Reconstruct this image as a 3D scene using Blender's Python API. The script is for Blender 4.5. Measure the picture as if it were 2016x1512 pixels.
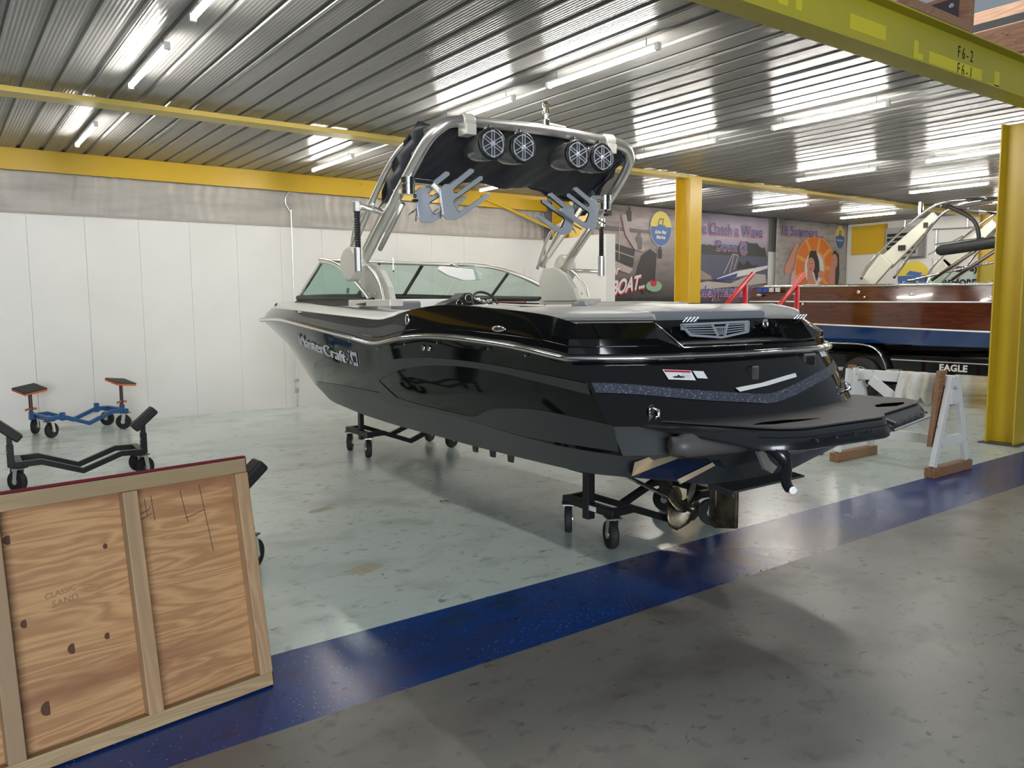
import bpy, bmesh, math, random
from mathutils import Vector, Matrix
random.seed(7)
S = bpy.context.scene
COL = S.collection
for o in list(bpy.data.objects): bpy.data.objects.remove(o)
# ------------------------------------------------------------------ camera
cam = bpy.data.cameras.new('camera'); cam.sensor_width = 36; cam.lens = 1559.0/2016*36; cam.clip_start = .05; cam.clip_end = 200
co = bpy.data.objects.new('camera', cam); COL.objects.link(co)
RX = Vector((0.80655757, -0.59110624, -0.00763603)); DN = Vector((-0.06606225, -0.07728991, -0.9948176)); FW = Vector((0.5874527, 0.80288211, -0.10138857))
m = Matrix.Identity(4)
for i in range(3): m[i][0] = RX[i]; m[i][1] = -DN[i]; m[i][2] = -FW[i]
m[2][3] = 1.6
co.matrix_world = m
S.camera = co
# ------------------------------------------------------------------ light
W = bpy.data.worlds.new('world'); S.world = W; W.use_nodes = True
wb = W.node_tree.nodes['Background']; wb.inputs[0].default_value = (.80, .90, 1.0, 1); wb.inputs[1].default_value = .30
S.view_settings.view_transform = 'Standard'; S.view_settings.look = 'None'; S.view_settings.gamma = 1; S.view_settings.exposure = 0.0
S.view_settings.use_curve_mapping = False
def area(name, loc, rot, sx, sy, power, col):
    l = bpy.data.lights.new(name, 'AREA'); l.shape = 'RECTANGLE'; l.size = sx; l.size_y = sy; l.energy = power; l.color = col
    o = bpy.data.objects.new(name, l); COL.objects.link(o); o.location = loc; o.rotation_euler = rot; return o
dl = area('added_rear_fill', (-4.5, -11.6, 2.7), (math.radians(90), 0, math.radians(0)), 8, 4.6, 2200, (.86, .93, 1.0))  # added cool fill behind the camera for surfaces facing it; no door is built
area('added_upper_fill', (9, 5.5, 7.4), (0, 0, 0), 3, 3, 420, (.92, .97, 1))  # added unseen lamp that brightens the upper wall and the lumber
TUBE = 150.0
# ------------------------------------------------------------------ materials
MATS = {}
def nd(t, k, **kw):
    n = t.nodes.new(k)
    for a, b in kw.items(): setattr(n, a, b)
    return n
def mat(name, col, rough=.5, metal=0., coat=0., spec=.5, noise=None, bump=None, emit=None, aniso=0, sub=None):
    """noise=(scale xyz, detail, color2, lo, hi); bump=(scale, strength)"""
    if name in MATS: return MATS[name]
    mt = bpy.data.materials.new(name); mt.use_nodes = True; t = mt.node_tree; b = t.nodes['Principled BSDF']
    b.inputs['Base Color'].default_value = (*col, 1); b.inputs['Roughness'].default_value = rough; b.inputs['Metallic'].default_value = metal
    b.inputs['Coat Weight'].default_value = coat; b.inputs['Coat Roughness'].default_value = .03; b.inputs['Specular IOR Level'].default_value = spec
    tc = nd(t, 'ShaderNodeTexCoord')
    if noise:
        sc, det, c2, lo, hi = noise
        mp = nd(t, 'ShaderNodeMapping'); mp.inputs['Scale'].default_value = sc; t.links.new(tc.outputs['Object'], mp.inputs[0])
        n = nd(t, 'ShaderNodeTexNoise'); n.inputs['Scale'].default_value = 1; n.inputs['Detail'].default_value = det; t.links.new(mp.outputs[0], n.inputs['Vector'])
        r = nd(t, 'ShaderNodeValToRGB'); r.color_ramp.elements[0].position = lo; r.color_ramp.elements[1].position = hi
        r.color_ramp.elements[0].color = (*col, 1); r.color_ramp.elements[1].color = (*c2, 1)
        t.links.new(n.outputs['Fac'], r.inputs[0]); t.links.new(r.outputs[0], b.inputs['Base Color'])
    if bump:
        n2 = nd(t, 'ShaderNodeTexNoise'); n2.inputs['Scale'].default_value = bump[0]; n2.inputs['Detail'].default_value = 4; t.links.new(tc.outputs['Object'], n2.inputs['Vector'])
        bp = nd(t, 'ShaderNodeBump'); bp.inputs['Strength'].default_value = bump[1]; bp.inputs['Distance'].default_value = .01
        t.links.new(n2.outputs['Fac'], bp.inputs['Height']); t.links.new(bp.outputs[0], b.inputs['Normal'])
    if emit: b.inputs['Emission Color'].default_value = (*emit[0], 1); b.inputs['Emission Strength'].default_value = emit[1]
    MATS[name] = mt; return mt
def floor_mat(name, c1, c2, c3, rough, specks=None, bumpy=.03, worn=None):
    mt = bpy.data.materials.new(name); mt.use_nodes = True; t = mt.node_tree; b = t.nodes['Principled BSDF']; tc = nd(t, 'ShaderNodeTexCoord')
    def noise(sc, det, dist=0, msc=(1, 1, 1)):
        mp = nd(t, 'ShaderNodeMapping'); mp.inputs['Scale'].default_value = msc; t.links.new(tc.outputs['Object'], mp.inputs[0])
        n = nd(t, 'ShaderNodeTexNoise'); n.inputs['Scale'].default_value = sc; n.inputs['Detail'].default_value = det; n.inputs['Distortion'].default_value = dist
        t.links.new(mp.outputs[0], n.inputs['Vector']); return n
    def ramp(src, p0, p1, a=(0, 0, 0), z=(1, 1, 1)):
        r = nd(t, 'ShaderNodeValToRGB'); r.color_ramp.elements[0].position = p0; r.color_ramp.elements[1].position = p1
        r.color_ramp.elements[0].color = (*a, 1); r.color_ramp.elements[1].color = (*z, 1); t.links.new(src, r.inputs[0]); return r.outputs[0]
    def mix(f, a, z):
        x = nd(t, 'ShaderNodeMix', data_type='RGBA'); t.links.new(f, x.inputs[0])
        for s, i in ((a, 6), (z, 7)):
            if isinstance(s, tuple): x.inputs[i].default_value = (*s, 1)
            else: t.links.new(s, x.inputs[i])
        return x.outputs[2]
    base = mix(ramp(noise(.55, 6).outputs['Fac'], .38, .66), c1, c2)
    base = mix(ramp(noise(1.9, 12, .25, (1, 1.3, 1)).outputs['Fac'], .50, .72), base, c3)
    base = mix(ramp(noise(9, 10, .4, (1, 1.2, 1)).outputs['Fac'], .58, .74), base, tuple(x*.85 for x in c3))
    base = mix(ramp(noise(16, 6, .8, (.8, 1.6, 1)).outputs['Fac'], .66, .70), base, tuple(x*.62 for x in c3))
    if specks:
        v = nd(t, 'ShaderNodeTexVoronoi'); v.inputs['Scale'].default_value = 42; t.links.new(tc.outputs['Object'], v.inputs['Vector'])
        clump = ramp(noise(1.9, 3).outputs['Fac'], .42, .62)
        dot = ramp(v.outputs['Distance'], .07, .12, (1, 1, 1), (0, 0, 0))
        mm = nd(t, 'ShaderNodeMath', operation='MULTIPLY'); t.links.new(clump, mm.inputs[0]); t.links.new(dot, mm.inputs[1])
        base = mix(mm.outputs[0], base, specks)
    if worn:   # paint rubbed off down to stained concrete, at its own place on the stripe
        wx, wy, wr, wc = worn
        mp = nd(t, 'ShaderNodeMapping'); mp.inputs['Location'].default_value = (-wx/wr, -wy/(wr*.75), 0); mp.inputs['Scale'].default_value = (1/wr, 1/(wr*.75), 0); t.links.new(tc.outputs['Object'], mp.inputs[0])
        ln_ = nd(t, 'ShaderNodeVectorMath', operation='LENGTH'); t.links.new(mp.outputs[0], ln_.inputs[0])
        ad = nd(t, 'ShaderNodeMath', operation='ADD'); t.links.new(ln_.outputs['Value'], ad.inputs[0])
        n4 = noise(5, 8, 1); sb_ = nd(t, 'ShaderNodeMath', operation='MULTIPLY_ADD'); sb_.inputs[1].default_value = 1.6; sb_.inputs[2].default_value = -.8; t.links.new(n4.outputs['Fac'], sb_.inputs[0]); t.links.new(sb_.outputs[0], ad.inputs[1])
        base = mix(ramp(ad.outputs[0], .75, 1.0, (.8, .8, .8), (0, 0, 0)), base, wc)
    t.links.new(base, b.inputs['Base Color'])
    rr = nd(t, 'ShaderNodeMapRange'); rr.inputs['To Min'].default_value = rough*.75; rr.inputs['To Max'].default_value = rough*1.35
    t.links.new(noise(1.7, 6).outputs['Fac'], rr.inputs[0]); t.links.new(rr.outputs[0], b.inputs['Roughness'])
    bp = nd(t, 'ShaderNodeBump'); bp.inputs['Strength'].default_value = bumpy; bp.inputs['Distance'].default_value = .02
    t.links.new(noise(7, 5).outputs['Fac'], bp.inputs['Height']); t.links.new(bp.outputs[0], b.inputs['Normal'])
    return mt
def grad_mat(name, c_top, c_bot, z0, z1, nz=None, rough=.45, axis='Z'):
    """two printed colours blended along object height"""
    mt = bpy.data.materials.new(name); mt.use_nodes = True; t = mt.node_tree; b = t.nodes['Principled BSDF']; tc = nd(t, 'ShaderNodeTexCoord')
    sp = nd(t, 'ShaderNodeSeparateXYZ'); t.links.new(tc.outputs['Object'], sp.inputs[0])
    mr = nd(t, 'ShaderNodeMapRange'); mr.inputs['From Min'].default_value = z0; mr.inputs['From Max'].default_value = z1; t.links.new(sp.outputs[axis], mr.inputs[0])
    x = nd(t, 'ShaderNodeMix', data_type='RGBA'); x.inputs[6].default_value = (*c_bot, 1); x.inputs[7].default_value = (*c_top, 1); t.links.new(mr.outputs[0], x.inputs[0])
    out = x.outputs[2]
    if nz:
        sc, amt, c = nz
        mp = nd(t, 'ShaderNodeMapping'); mp.inputs['Scale'].default_value = sc; t.links.new(tc.outputs['Object'], mp.inputs[0])
        n = nd(t, 'ShaderNodeTexNoise'); n.inputs['Scale'].default_value = 1; n.inputs['Detail'].default_value = 6; t.links.new(mp.outputs[0], n.inputs['Vector'])
        r = nd(t, 'ShaderNodeValToRGB'); r.color_ramp.elements[0].position = .48; r.color_ramp.elements[1].position = .66; r.color_ramp.elements[1].color = (amt, amt, amt, 1); t.links.new(n.outputs['Fac'], r.inputs[0])
        y = nd(t, 'ShaderNodeMix', data_type='RGBA'); t.links.new(r.outputs[0], y.inputs[0]); t.links.new(out, y.inputs[6]); y.inputs[7].default_value = (*c, 1); out = y.outputs[2]
    t.links.new(out, b.inputs['Base Color']); b.inputs['Roughness'].default_value = rough
    n2 = nd(t, 'ShaderNodeTexNoise'); n2.inputs['Scale'].default_value = 3; t.links.new(tc.outputs['Object'], n2.inputs['Vector'])
    bp = nd(t, 'ShaderNodeBump'); bp.inputs['Strength'].default_value = .25; bp.inputs['Distance'].default_value = .03; t.links.new(n2.outputs['Fac'], bp.inputs['Height']); t.links.new(bp.outputs[0], b.inputs['Normal'])
    return mt
def glass_mat(name, tint, fac=.12):
    mt = bpy.data.materials.new(name); mt.use_nodes = True; t = mt.node_tree; t.nodes.remove(t.nodes['Principled BSDF'])
    tr = nd(t, 'ShaderNodeBsdfTransparent'); tr.inputs[0].default_value = (*tint, 1); gl = nd(t, 'ShaderNodeBsdfGlossy'); gl.inputs['Roughness'].default_value = .02
    mx = nd(t, 'ShaderNodeMixShader'); mx.inputs[0].default_value = .06
    t.links.new(tr.outputs[0], mx.inputs[1]); t.links.new(gl.outputs[0], mx.inputs[2]); t.links.new(mx.outputs[0], t.nodes['Material Output'].inputs[0])
    MATS[name] = mt; return mt
def wood_mat(name, c1, c2, c3, axis='X', scale=1., rough=.6, knots=True):
    mt = bpy.data.materials.new(name); mt.use_nodes = True; t = mt.node_tree; b = t.nodes['Principled BSDF']; tc = nd(t, 'ShaderNodeTexCoord')
    sc = {'X': (.7, 7, 7), 'Y': (7, .7, 7), 'Z': (7, 7, .7)}[axis]
    mp = nd(t, 'ShaderNodeMapping'); mp.inputs['Scale'].default_value = tuple(s*scale for s in sc); t.links.new(tc.outputs['Object'], mp.inputs[0])
    n = nd(t, 'ShaderNodeTexNoise'); n.inputs['Scale'].default_value = 1; n.inputs['Detail'].default_value = 3; n.inputs['Distortion'].default_value = .5; t.links.new(mp.outputs[0], n.inputs['Vector'])
    mu = nd(t, 'ShaderNodeMath', operation='MULTIPLY'); mu.inputs[1].default_value = 9; t.links.new(n.outputs['Fac'], mu.inputs[0])
    pp = nd(t, 'ShaderNodeMath', operation='PINGPONG'); pp.inputs[1].default_value = .5; t.links.new(mu.outputs[0], pp.inputs[0])
    r = nd(t, 'ShaderNodeValToRGB'); r.color_ramp.elements[0].color = (*c1, 1); r.color_ramp.elements[1].color = (*c2, 1); r.color_ramp.elements[0].position = .0; r.color_ramp.elements[1].position = .45
    t.links.new(pp.outputs[0], r.inputs[0])
    n3 = nd(t, 'ShaderNodeTexNoise'); n3.inputs['Scale'].default_value = .35; n3.inputs['Detail'].default_value = 2; t.links.new(mp.outputs[0], n3.inputs['Vector'])
    r3 = nd(t, 'ShaderNodeValToRGB'); r3.color_ramp.elements[0].position = .50; r3.color_ramp.elements[1].position = .57; r3.color_ramp.elements[1].color = (.85, .85, .85, 1); t.links.new(n3.outputs['Fac'], r3.inputs[0])
    x = nd(t, 'ShaderNodeMix', data_type='RGBA'); t.links.new(r3.outputs[0], x.inputs[0]); t.links.new(r.outputs[0], x.inputs[6]); x.inputs[7].default_value = (*c3, 1)
    t.links.new(x.outputs[2], b.inputs['Base Color']); b.inputs['Roughness'].default_value = rough
    MATS[name] = mt; return mt

GEL = mat('black_gelcoat', (.0035, .0038, .0045), .05)
MATTE = mat('matte_grey_hull', (.042, .047, .048), .33, spec=.4)
SPARK = mat('sparkle_band', (.045, .05, .07), .3, noise=((160, 160, 160), 2, (.5, .55, .7), .62, .70))
WHITEG = mat('white_gelcoat', (.80, .79, .76), .3)
CHROME = mat('chrome', (.78, .78, .77), .10, 1.)
ALU = mat('brushed_aluminium', (.84, .83, .79), .3, .9, bump=(60, .05))
ALUC = mat('cream_cast_aluminium', (.62, .60, .53), .38, .15)
ALUB = mat('rack_plate_aluminium', (.56, .60, .66), .35, .45)
RUB = mat('black_rubber', (.012, .012, .013), .55)
BLKP = mat('black_powder_coat', (.008, .008, .009), .4)
CANV = mat('black_canvas', (.02, .023, .032), .5, bump=(5, .5))
VINYL = mat('grey_vinyl', (.42, .41, .39), .38, bump=(14, .15))
VINYLD = mat('dark_grey_vinyl', (.20, .21, .23), .42)
PAD = mat('platform_foam', (.038, .038, .040), .65, bump=(120, .1))
PADR = mat('platform_rim', (.011, .013, .017), .25, coat=.3)
POD = mat('graphite_pod', (.13, .13, .13), .25, .3, coat=.5)
GREYP = mat('grey_pipe_plastic', (.085, .08, .078), .45)
BRASS = mat('worn_bronze', (.20, .165, .11), .38, .85, noise=((9, 9, 9), 4, (.07, .06, .05), .45, .62))
TABM = mat('polished_tab_plate', (.72, .58, .38), .22, .55)
TABB = mat('navy_tab_plate', (.01, .018, .05), .12, coat=.6)
PLATE = mat('dull_steel_plate', (.10, .10, .10), .4, .6)
RED = mat('red_paint', (.50, .015, .02), .35)
REDC = mat('red_carpet', (.14, .006, .02), .9, bump=(90, .6))
YEL = mat('yellow_steel_paint', (.60, .38, .02), .38, bump=(8, .1))
YEL2 = mat('pale_yellow_steel_paint', (.62, .47, .10), .42)
YELG = mat('yellow_beam_paint', (.44, .38, .025), .45, noise=((.8, .8, .8), 3, (.38, .34, .03), .4, .6))
YELP = mat('bright_yellow_patch', (.62, .53, .02), .45)
BLUEP = mat('blue_paint', (.02, .09, .24), .4)
ORG = mat('orange_paint', (.62, .14, .05), .5)
GALV = mat('galvanised_ceiling', (.215, .215, .208), .26, .0, spec=.20, noise=((3, .6, 3), 4, (.185, .185, .178), .35, .65), bump=(40, .03))
CONC = mat('white_painted_concrete', (.78, .765, .73), .6, noise=((.9, .9, .9), 6, (.72, .70, .66), .35, .7), bump=(30, .12))
INSUL = mat('insulation_film', (.44, .41, .36), .42, noise=((1.2, 1, 6), 4, (.34, .32, .29), .4, .7))
DARKG = mat('dark_backing', (.05, .05, .05), .8)
TYRE = mat('tyre', (.012, .012, .012), .7)
PAPER = mat('white_print', (.8, .8, .8), .5)
INK = mat('black_ink', (.01, .01, .01), .6)
CLOTH = mat('white_rag', (.62, .60, .54), .9, noise=((9, 9, 9), 3, (.5, .46, .36), .5, .7), bump=(25, .4))
GLASS = glass_mat('tinted_glass', (.66, .80, .76))
PLY = wood_mat('plywood', (.49, .28, .125), (.34, .175, .075), (.245, .10, .045), 'X', 1.5)
STUD = wood_mat('stud_wood', (.43, .28, .15), (.34, .21, .11), (.28, .19, .11), 'Z', 1.6)
STUDH = wood_mat('rail_wood', (.44, .31, .17), (.33, .23, .12), (.26, .19, .10), 'X', 1.6)
BRN = wood_mat('brown_timber', (.30, .15, .07), (.20, .09, .04), (.25, .14, .07), 'X', 1.5)
LUM = wood_mat('lumber_brown', (.36, .20, .12), (.26, .13, .08), (.30, .17, .1), 'Y', 1.2)
LUMP = wood_mat('lumber_pale', (.60, .36, .22), (.46, .25, .15), (.5, .3, .18), 'Y', 1.2)
WPAINT = mat('chipped_white_paint', (.66, .66, .63), .6, noise=((12, 12, 12), 6, (.34, .28, .2), .62, .72))
MAHO = wood_mat('mahogany_side', (.085, .022, .009), (.055, .013, .006), (.11, .03, .012), 'Y', .8, .12)
MATS['mahogany_side'].node_tree.nodes['Principled BSDF'].inputs['Coat Weight'].default_value = .7
BLUEG = mat('blue_gelcoat', (.004, .032, .13), .10, coat=.6)
LETC = mat('silver_letter', (.66, .67, .68), .3, .35)

# ------------------------------------------------------------------ mesh helpers
class MB:
    def __init__(s): s.v = []; s.f = []
    def add(s, vs, fs):
        n = len(s.v); s.v += [tuple(v) for v in vs]; s.f += [tuple(i+n for i in f) for f in fs]; return s
    def box(s, x0, x1, y0, y1, z0, z1):
        return s.add([(x, y, z) for x in (x0, x1) for y in (y0, y1) for z in (z0, z1)], [(0, 1, 3, 2), (4, 6, 7, 5), (0, 4, 5, 1), (2, 3, 7, 6), (0, 2, 6, 4), (1, 5, 7, 3)])
    def bar(s, a, b, w, h, up=(0, 0, 1)):
        """box beam from a to b, w across, h along up"""
        a = Vector(a); b = Vector(b); d = (b-a).normalized(); up = Vector(up)
        if abs(d.dot(up)) > .98: up = Vector((0, 1, 0))
        r = d.cross(up).normalized()*w/2; u = r.cross(d).normalized()*h/2
        return s.add([p+i*r+j*u for p in (a, b) for i, j in ((-1, -1), (1, -1), (1, 1), (-1, 1))], [(0, 1, 2, 3)[::-1], (4, 5, 6, 7), (0, 1, 5, 4), (1, 2, 6, 5), (2, 3, 7, 6), (3, 0, 4, 7)])
    def tube(s, pts, r, n=12, cap=True, closed=False):
        pts = [Vector(p) for p in pts]; R = r if isinstance(r, (list, tuple)) else [r]*len(pts); N = len(pts)
        vs = []; prev = None
        for i, p in enumerate(pts):
            if closed: d = (pts[(i+1) % N]-pts[i-1])
            else: d = (pts[min(i+1, N-1)]-pts[max(i-1, 0)])
            d.normalize()
            if prev is None:
                x = d.cross(Vector((0, 0, 1)))
                if x.length < .05: x = d.cross(Vector((0, 1, 0)))
            else: x = prev-d*prev.dot(d)
            x.normalize(); prev = x; y = d.cross(x)
            vs += [p+R[i]*(math.cos(2*math.pi*k/n)*x+math.sin(2*math.pi*k/n)*y) for k in range(n)]
        fs = [(i*n+k, i*n+(k+1) % n, ((i+1) % N)*n+(k+1) % n, ((i+1) % N)*n+k) for i in range(N if closed else N-1) for k in range(n)]
        if cap and not closed: fs += [tuple(range(n))[::-1], tuple((N-1)*n+k for k in range(n))]
        return s.add(vs, fs)
    def cyl(s, a, b, r, n=20, r2=None): return s.tube([a, b], [r, r if r2 is None else r2], n)
    def lathe(s, prof, c, ax, n=28):
        """prof [(r, h)] around axis ax from centre c"""
        c = Vector(c); ax = Vector(ax).normalized(); x = ax.cross(Vector((0, 0, 1)))
        if x.length < .05: x = ax.cross(Vector((0, 1, 0)))
        x.normalize(); y = ax.cross(x); vs = []
        for r, h in prof: vs += [c+ax*h+max(r, 1e-4)*(math.cos(2*math.pi*k/n)*x+math.sin(2*math.pi*k/n)*y) for k in range(n)]
        return s.add(vs, [(i*n+k, i*n+(k+1) % n, (i+1)*n+(k+1) % n, (i+1)*n+k) for i in range(len(prof)-1) for k in range(n)])
    def prism(s, poly, o, ex, ey, th):
        """2D polygon in plane (ex, ey) at o, thickness th along ex x ey"""
        o = Vector(o); ex = Vector(ex); ey = Vector(ey); nn = ex.cross(ey).normalized()*th; n = len(poly)
        base = [o+ex*p[0]+ey*p[1] for p in poly]
        return s.add(base+[b+nn for b in base], [tuple(range(n))[::-1], tuple(range(n, 2*n))]+[(i, (i+1) % n, n+(i+1) % n, n+i) for i in range(n)])
    def grid(s, rows):
        m_ = len(rows[0]); vs = [p for r in rows for p in r]
        return s.add(vs, [(i*m_+j, i*m_+j+1, (i+1)*m_+j+1, (i+1)*m_+j) for i in range(len(rows)-1) for j in range(m_-1)])
    def build(s, name, mt, parent=None, smooth=False, bevel=0, seg=2, weld=0, sub=0, thick=0, tri=False):
        me = bpy.data.meshes.new(name); me.from_pydata(s.v, [], s.f)
        bm = bmesh.new(); bm.from_mesh(me)
        if weld: bmesh.ops.remove_doubles(bm, verts=bm.verts, dist=weld)
        bmesh.ops.recalc_face_normals(bm, faces=bm.faces)
        if tri: bmesh.ops.triangulate(bm, faces=[f for f in bm.faces if len(f.verts) > 4])
        bm.to_mesh(me); bm.free()
        me.materials.append(mt)
        o = bpy.data.objects.new(name, me); COL.objects.link(o)
        if parent: o.parent = parent
        if smooth:
            for p in me.polygons: p.use_smooth = True
        if thick:
            md = o.modifiers.new('t', 'SOLIDIFY'); md.thickness = abs(thick); md.offset = 1 if thick > 0 else -1
        if bevel:
            md = o.modifiers.new('b', 'BEVEL'); md.width = bevel; md.segments = seg; md.limit_method = 'ANGLE'; md.angle_limit = math.radians(35)
        if sub:
            md = o.modifiers.new('s', 'SUBSURF'); md.levels = sub; md.render_levels = sub
        return o
def autosmooth(o, ang=35):
    me = o.data
    for p in me.polygons: p.use_smooth = True
    bm = bmesh.new(); bm.from_mesh(me)
    for e in bm.edges:
        if len(e.link_faces) == 2 and e.calc_face_angle(0) > math.radians(ang): e.smooth = False
    bm.to_mesh(me); bm.free(); return o
def empty(name, loc=(0, 0, 0), rz=0):
    o = bpy.data.objects.new(name, None); COL.objects.link(o); o.location = loc; o.rotation_euler = (0, 0, rz); o.empty_display_size = .1; return o
def tag(o, label=None, cat=None, group=None, kind=None):
    if label: o['label'] = label
    if cat: o['category'] = cat
    if group: o['group'] = group
    if kind: o['kind'] = kind
    return o
def kids(o): return [c for c in bpy.data.objects if c.parent == o]
def copy_tree(o, parent=None):
    c = o.copy(); COL.objects.link(c); c.parent = parent
    for k in kids(o): copy_tree(k, c)
    return c
def cat_rom(P, n=6):
    out = []
    for i in range(len(P)-1):
        p0, p1, p2, p3 = P[max(i-1, 0)], P[i], P[i+1], P[min(i+2, len(P)-1)]
        for k in range(n):
            t = k/n
            out.append(tuple(.5*((2*p1[j])+(-p0[j]+p2[j])*t+(2*p0[j]-5*p1[j]+4*p2[j]-p3[j])*t*t+(-p0[j]+3*p1[j]-3*p2[j]+p3[j])*t**3) for j in range(len(p1))))
    out.append(tuple(P[-1])); return out
def text(name, body, mt, o, ex, ey, size, parent=None, ext=.002, off=0, spacing=1, align='LEFT', shear=0, sx=1):
    cu = bpy.data.curves.new(name, 'FONT'); cu.body = body; cu.size = size; cu.extrude = ext; cu.offset = off; cu.space_character = spacing; cu.align_x = align; cu.shear = shear; cu.resolution_u = 4
    tmp = bpy.data.objects.new('tmp', cu); COL.objects.link(tmp)
    me = bpy.data.meshes.new_from_object(tmp.evaluated_get(bpy.context.evaluated_depsgraph_get()))
    bpy.data.objects.remove(tmp)
    ob = bpy.data.objects.new(name, me); me.materials.clear(); me.materials.append(mt); COL.objects.link(ob)
    ex = Vector(ex).normalized(); ey = Vector(ey).normalized(); ez = ex.cross(ey).normalized()
    M = Matrix.Identity(4)
    for i in range(3): M[i][0] = ex[i]*sx; M[i][1] = ey[i]; M[i][2] = ez[i]; M[i][3] = o[i]
    me.transform(M)
    if parent: ob.parent = parent
    return ob

# ================================================================== SETTING
FB = floor_mat('painted_bay_floor', (.56, .66, .62), (.62, .68, .63), (.46, .50, .46), .20)
FS = floor_mat('blue_stripe_paint', (.008, .042, .20), (.012, .055, .24), (.02, .03, .10), .24, specks=(.6, .66, .7), worn=(4.50, 3.0, .6, (.10, .075, .07)))
FA = floor_mat('bare_concrete_floor', (.17, .16, .142), (.255, .24, .212), (.12, .108, .094), .34)
def struct(name, mb, mt, parent=None, **k):
    o = mb.build(name, mt, parent, **k)
    if not parent: o['kind'] = 'structure'
    return o
fl = struct('floor', MB().box(-9, 24, -12, 2.82, -.12, 0), FA)
struct('painted_stripe', MB().box(-9, 24, 2.82, 3.475, -.12, 0), FS, fl)
struct('painted_bay', MB().box(-9, 24, 3.475, 12.4, -.12, 0), FB, fl)
# back wall with form panels and insulation film above
wl = struct('wall_back', MB().box(-9, 9.64, 12.09, 12.3, 0, 3.62), DARKG)
x = 1.08-.67*2
while x < 9.6:
    x1 = min(x+.67, 9.64)
    struct('wall_panel', MB().box(x+.0012, x1-.0012, 12.055, 12.09, 0, 2.82), CONC, wl, bevel=.0015, seg=1); x = x1
rows = []
for j in range(9):
    z = 2.80+j*.1
    rows.append([(-.26+i*.0238, 12.05+.012*math.sin(i*.9+math.sin(j*1.1+i*.07)*1.3)*(.3+.7*abs(math.sin(i*.05)))-.006*math.sin(i*.31), z) for i in range(416)])
struct('insulation_film', MB().grid(rows), INSUL, wl, smooth=True)
struct('film_batten', MB().box(-.26, 9.6, 12.03, 12.06, 2.80, 2.83), mat('batten', (.36, .33, .29), .6), wl)
# stub wall and far wall, right wall
struct('wall_stub', MB().box(9.64, 9.86, 10.35, 12.3, 0, 2.80), CONC, bevel=.004)
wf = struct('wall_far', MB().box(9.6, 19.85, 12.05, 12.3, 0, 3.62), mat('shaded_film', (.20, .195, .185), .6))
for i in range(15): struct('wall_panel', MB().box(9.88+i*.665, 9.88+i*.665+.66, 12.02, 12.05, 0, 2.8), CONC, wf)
wr = struct('wall_right', MB().box(19.85, 20.1, -12, 12.3, 0, 3.62), CONC)
struct('wall_left', MB().box(-9.2, -9, -12, 12.3, 0, 3.62), mat('far_grey_wall', (.12, .12, .12), .7))
struct('wall_front', MB().box(-9.2, 24, -12.2, -12, 0, 8), mat('front_wall_cladding', (.07, .08, .10), .6))
# window high on the far wall
w1 = struct('window_1', MB().box(10.9, 10.94, 11.98, 12.04, 3.1, 3.56).box(11.3, 11.34, 11.98, 12.04, 3.1, 3.56).box(10.9, 11.34, 11.98, 12.04, 3.06, 3.1).box(10.9, 11.34, 11.98, 12.04, 3.54, 3.58), BLKP)
MB().box(10.94, 11.3, 12.0, 12.015, 3.1, 3.54).build('pane', mat('daylight_pane', (.5, .7, .9), .3, emit=((.45, .65, 1.), 1.1)), w1)
g = MB()
for i in range(5): g.box(10.99+i*.06, 10.996+i*.06, 11.985, 11.995, 3.1, 3.54)
for i in range(6): g.box(10.94, 11.3, 11.984, 11.994, 3.15+i*.07, 3.156+i*.07)
g.build('grille', BLKP, w1)
# ceiling: ribbed galvanised sheets running toward the back wall
ce = struct('ceiling', MB().box(-9, 20.1, 3.54, 12.3, 3.66, 3.74), DARKG)
ce_sub = []
def ceil_sheet():
    pr = []
    for k in range(4):
        x0 = k*.25
        for i_ in range(13): pr.append((x0+i_*.0145, .0016*(i_ % 2)))
        for dx, dz in ((.180, 0), (.190, .024), (.222, .024), (.234, 0)):
            pr.append((x0+dx, dz))
    pr.append((1.0, 0)); pr.append((1.0, -.004))
    m_ = MB(); rows = []
    for yy in (3.5, 12.1): rows.append([(p[0], yy, p[1]) for p in pr])
    m_.grid(rows); return m_.build('ceiling_sheet', GALV, ce)
sh = ceil_sheet(); sh.location = (-8.67, 0, 3.6); sh.rotation_euler = (0, 0, 0)
for i in range(1, 29):
    c = sh.copy(); COL.objects.link(c); c.parent = ce; c.location = (-8.67+i, 0, 3.6+(.0015 if i % 2 else 0))

# steel frame
def ibeam_x(name, x0, x1, y, z0, z1, fw, mt, mtf=None, tf=.014):
    t = empty(name, ((x0+x1)/2, y, z0)); L = (x1-x0)/2
    MB().box(-L, L, -.006, .006, tf, z1-z0-tf).build('web', mt, t)
    MB().box(-L, L, -fw/2, fw/2, 0, tf).build('flange', mtf or mt, t, bevel=.002, seg=1)
    MB().box(-L, L, -fw/2, fw/2, z1-z0-tf, z1-z0).build('flange', mtf or mt, t, bevel=.002, seg=1)
    return t
t = empty('steel_beam', (0, 11.97, 3.33)); MB().box(-9, 9.6, -.02, .02, 0, .27).build('web', YEL, t)
for i in range(8):
    for dz in (.07, .2): MB().cyl((2.9+i*.95, -.02, dz), (2.9+i*.95, -.032, dz), .012, 8).build('bolt', YEL, t)
tag(t, 'long yellow steel beam under the ceiling along the white back wall', 'beam')
t = empty('steel_beam', (0, 8.66, 3.52)); MB().box(-9, 19.8, -.125, .125, 0, .014).build('flange', YEL2, t); MB().box(-9, 19.8, -.005, .005, .014, .075).build('web', YEL2, t)
tag(t, 'thin pale yellow beam flange crossing the ceiling midway, above the boat tower', 'beam')
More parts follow.
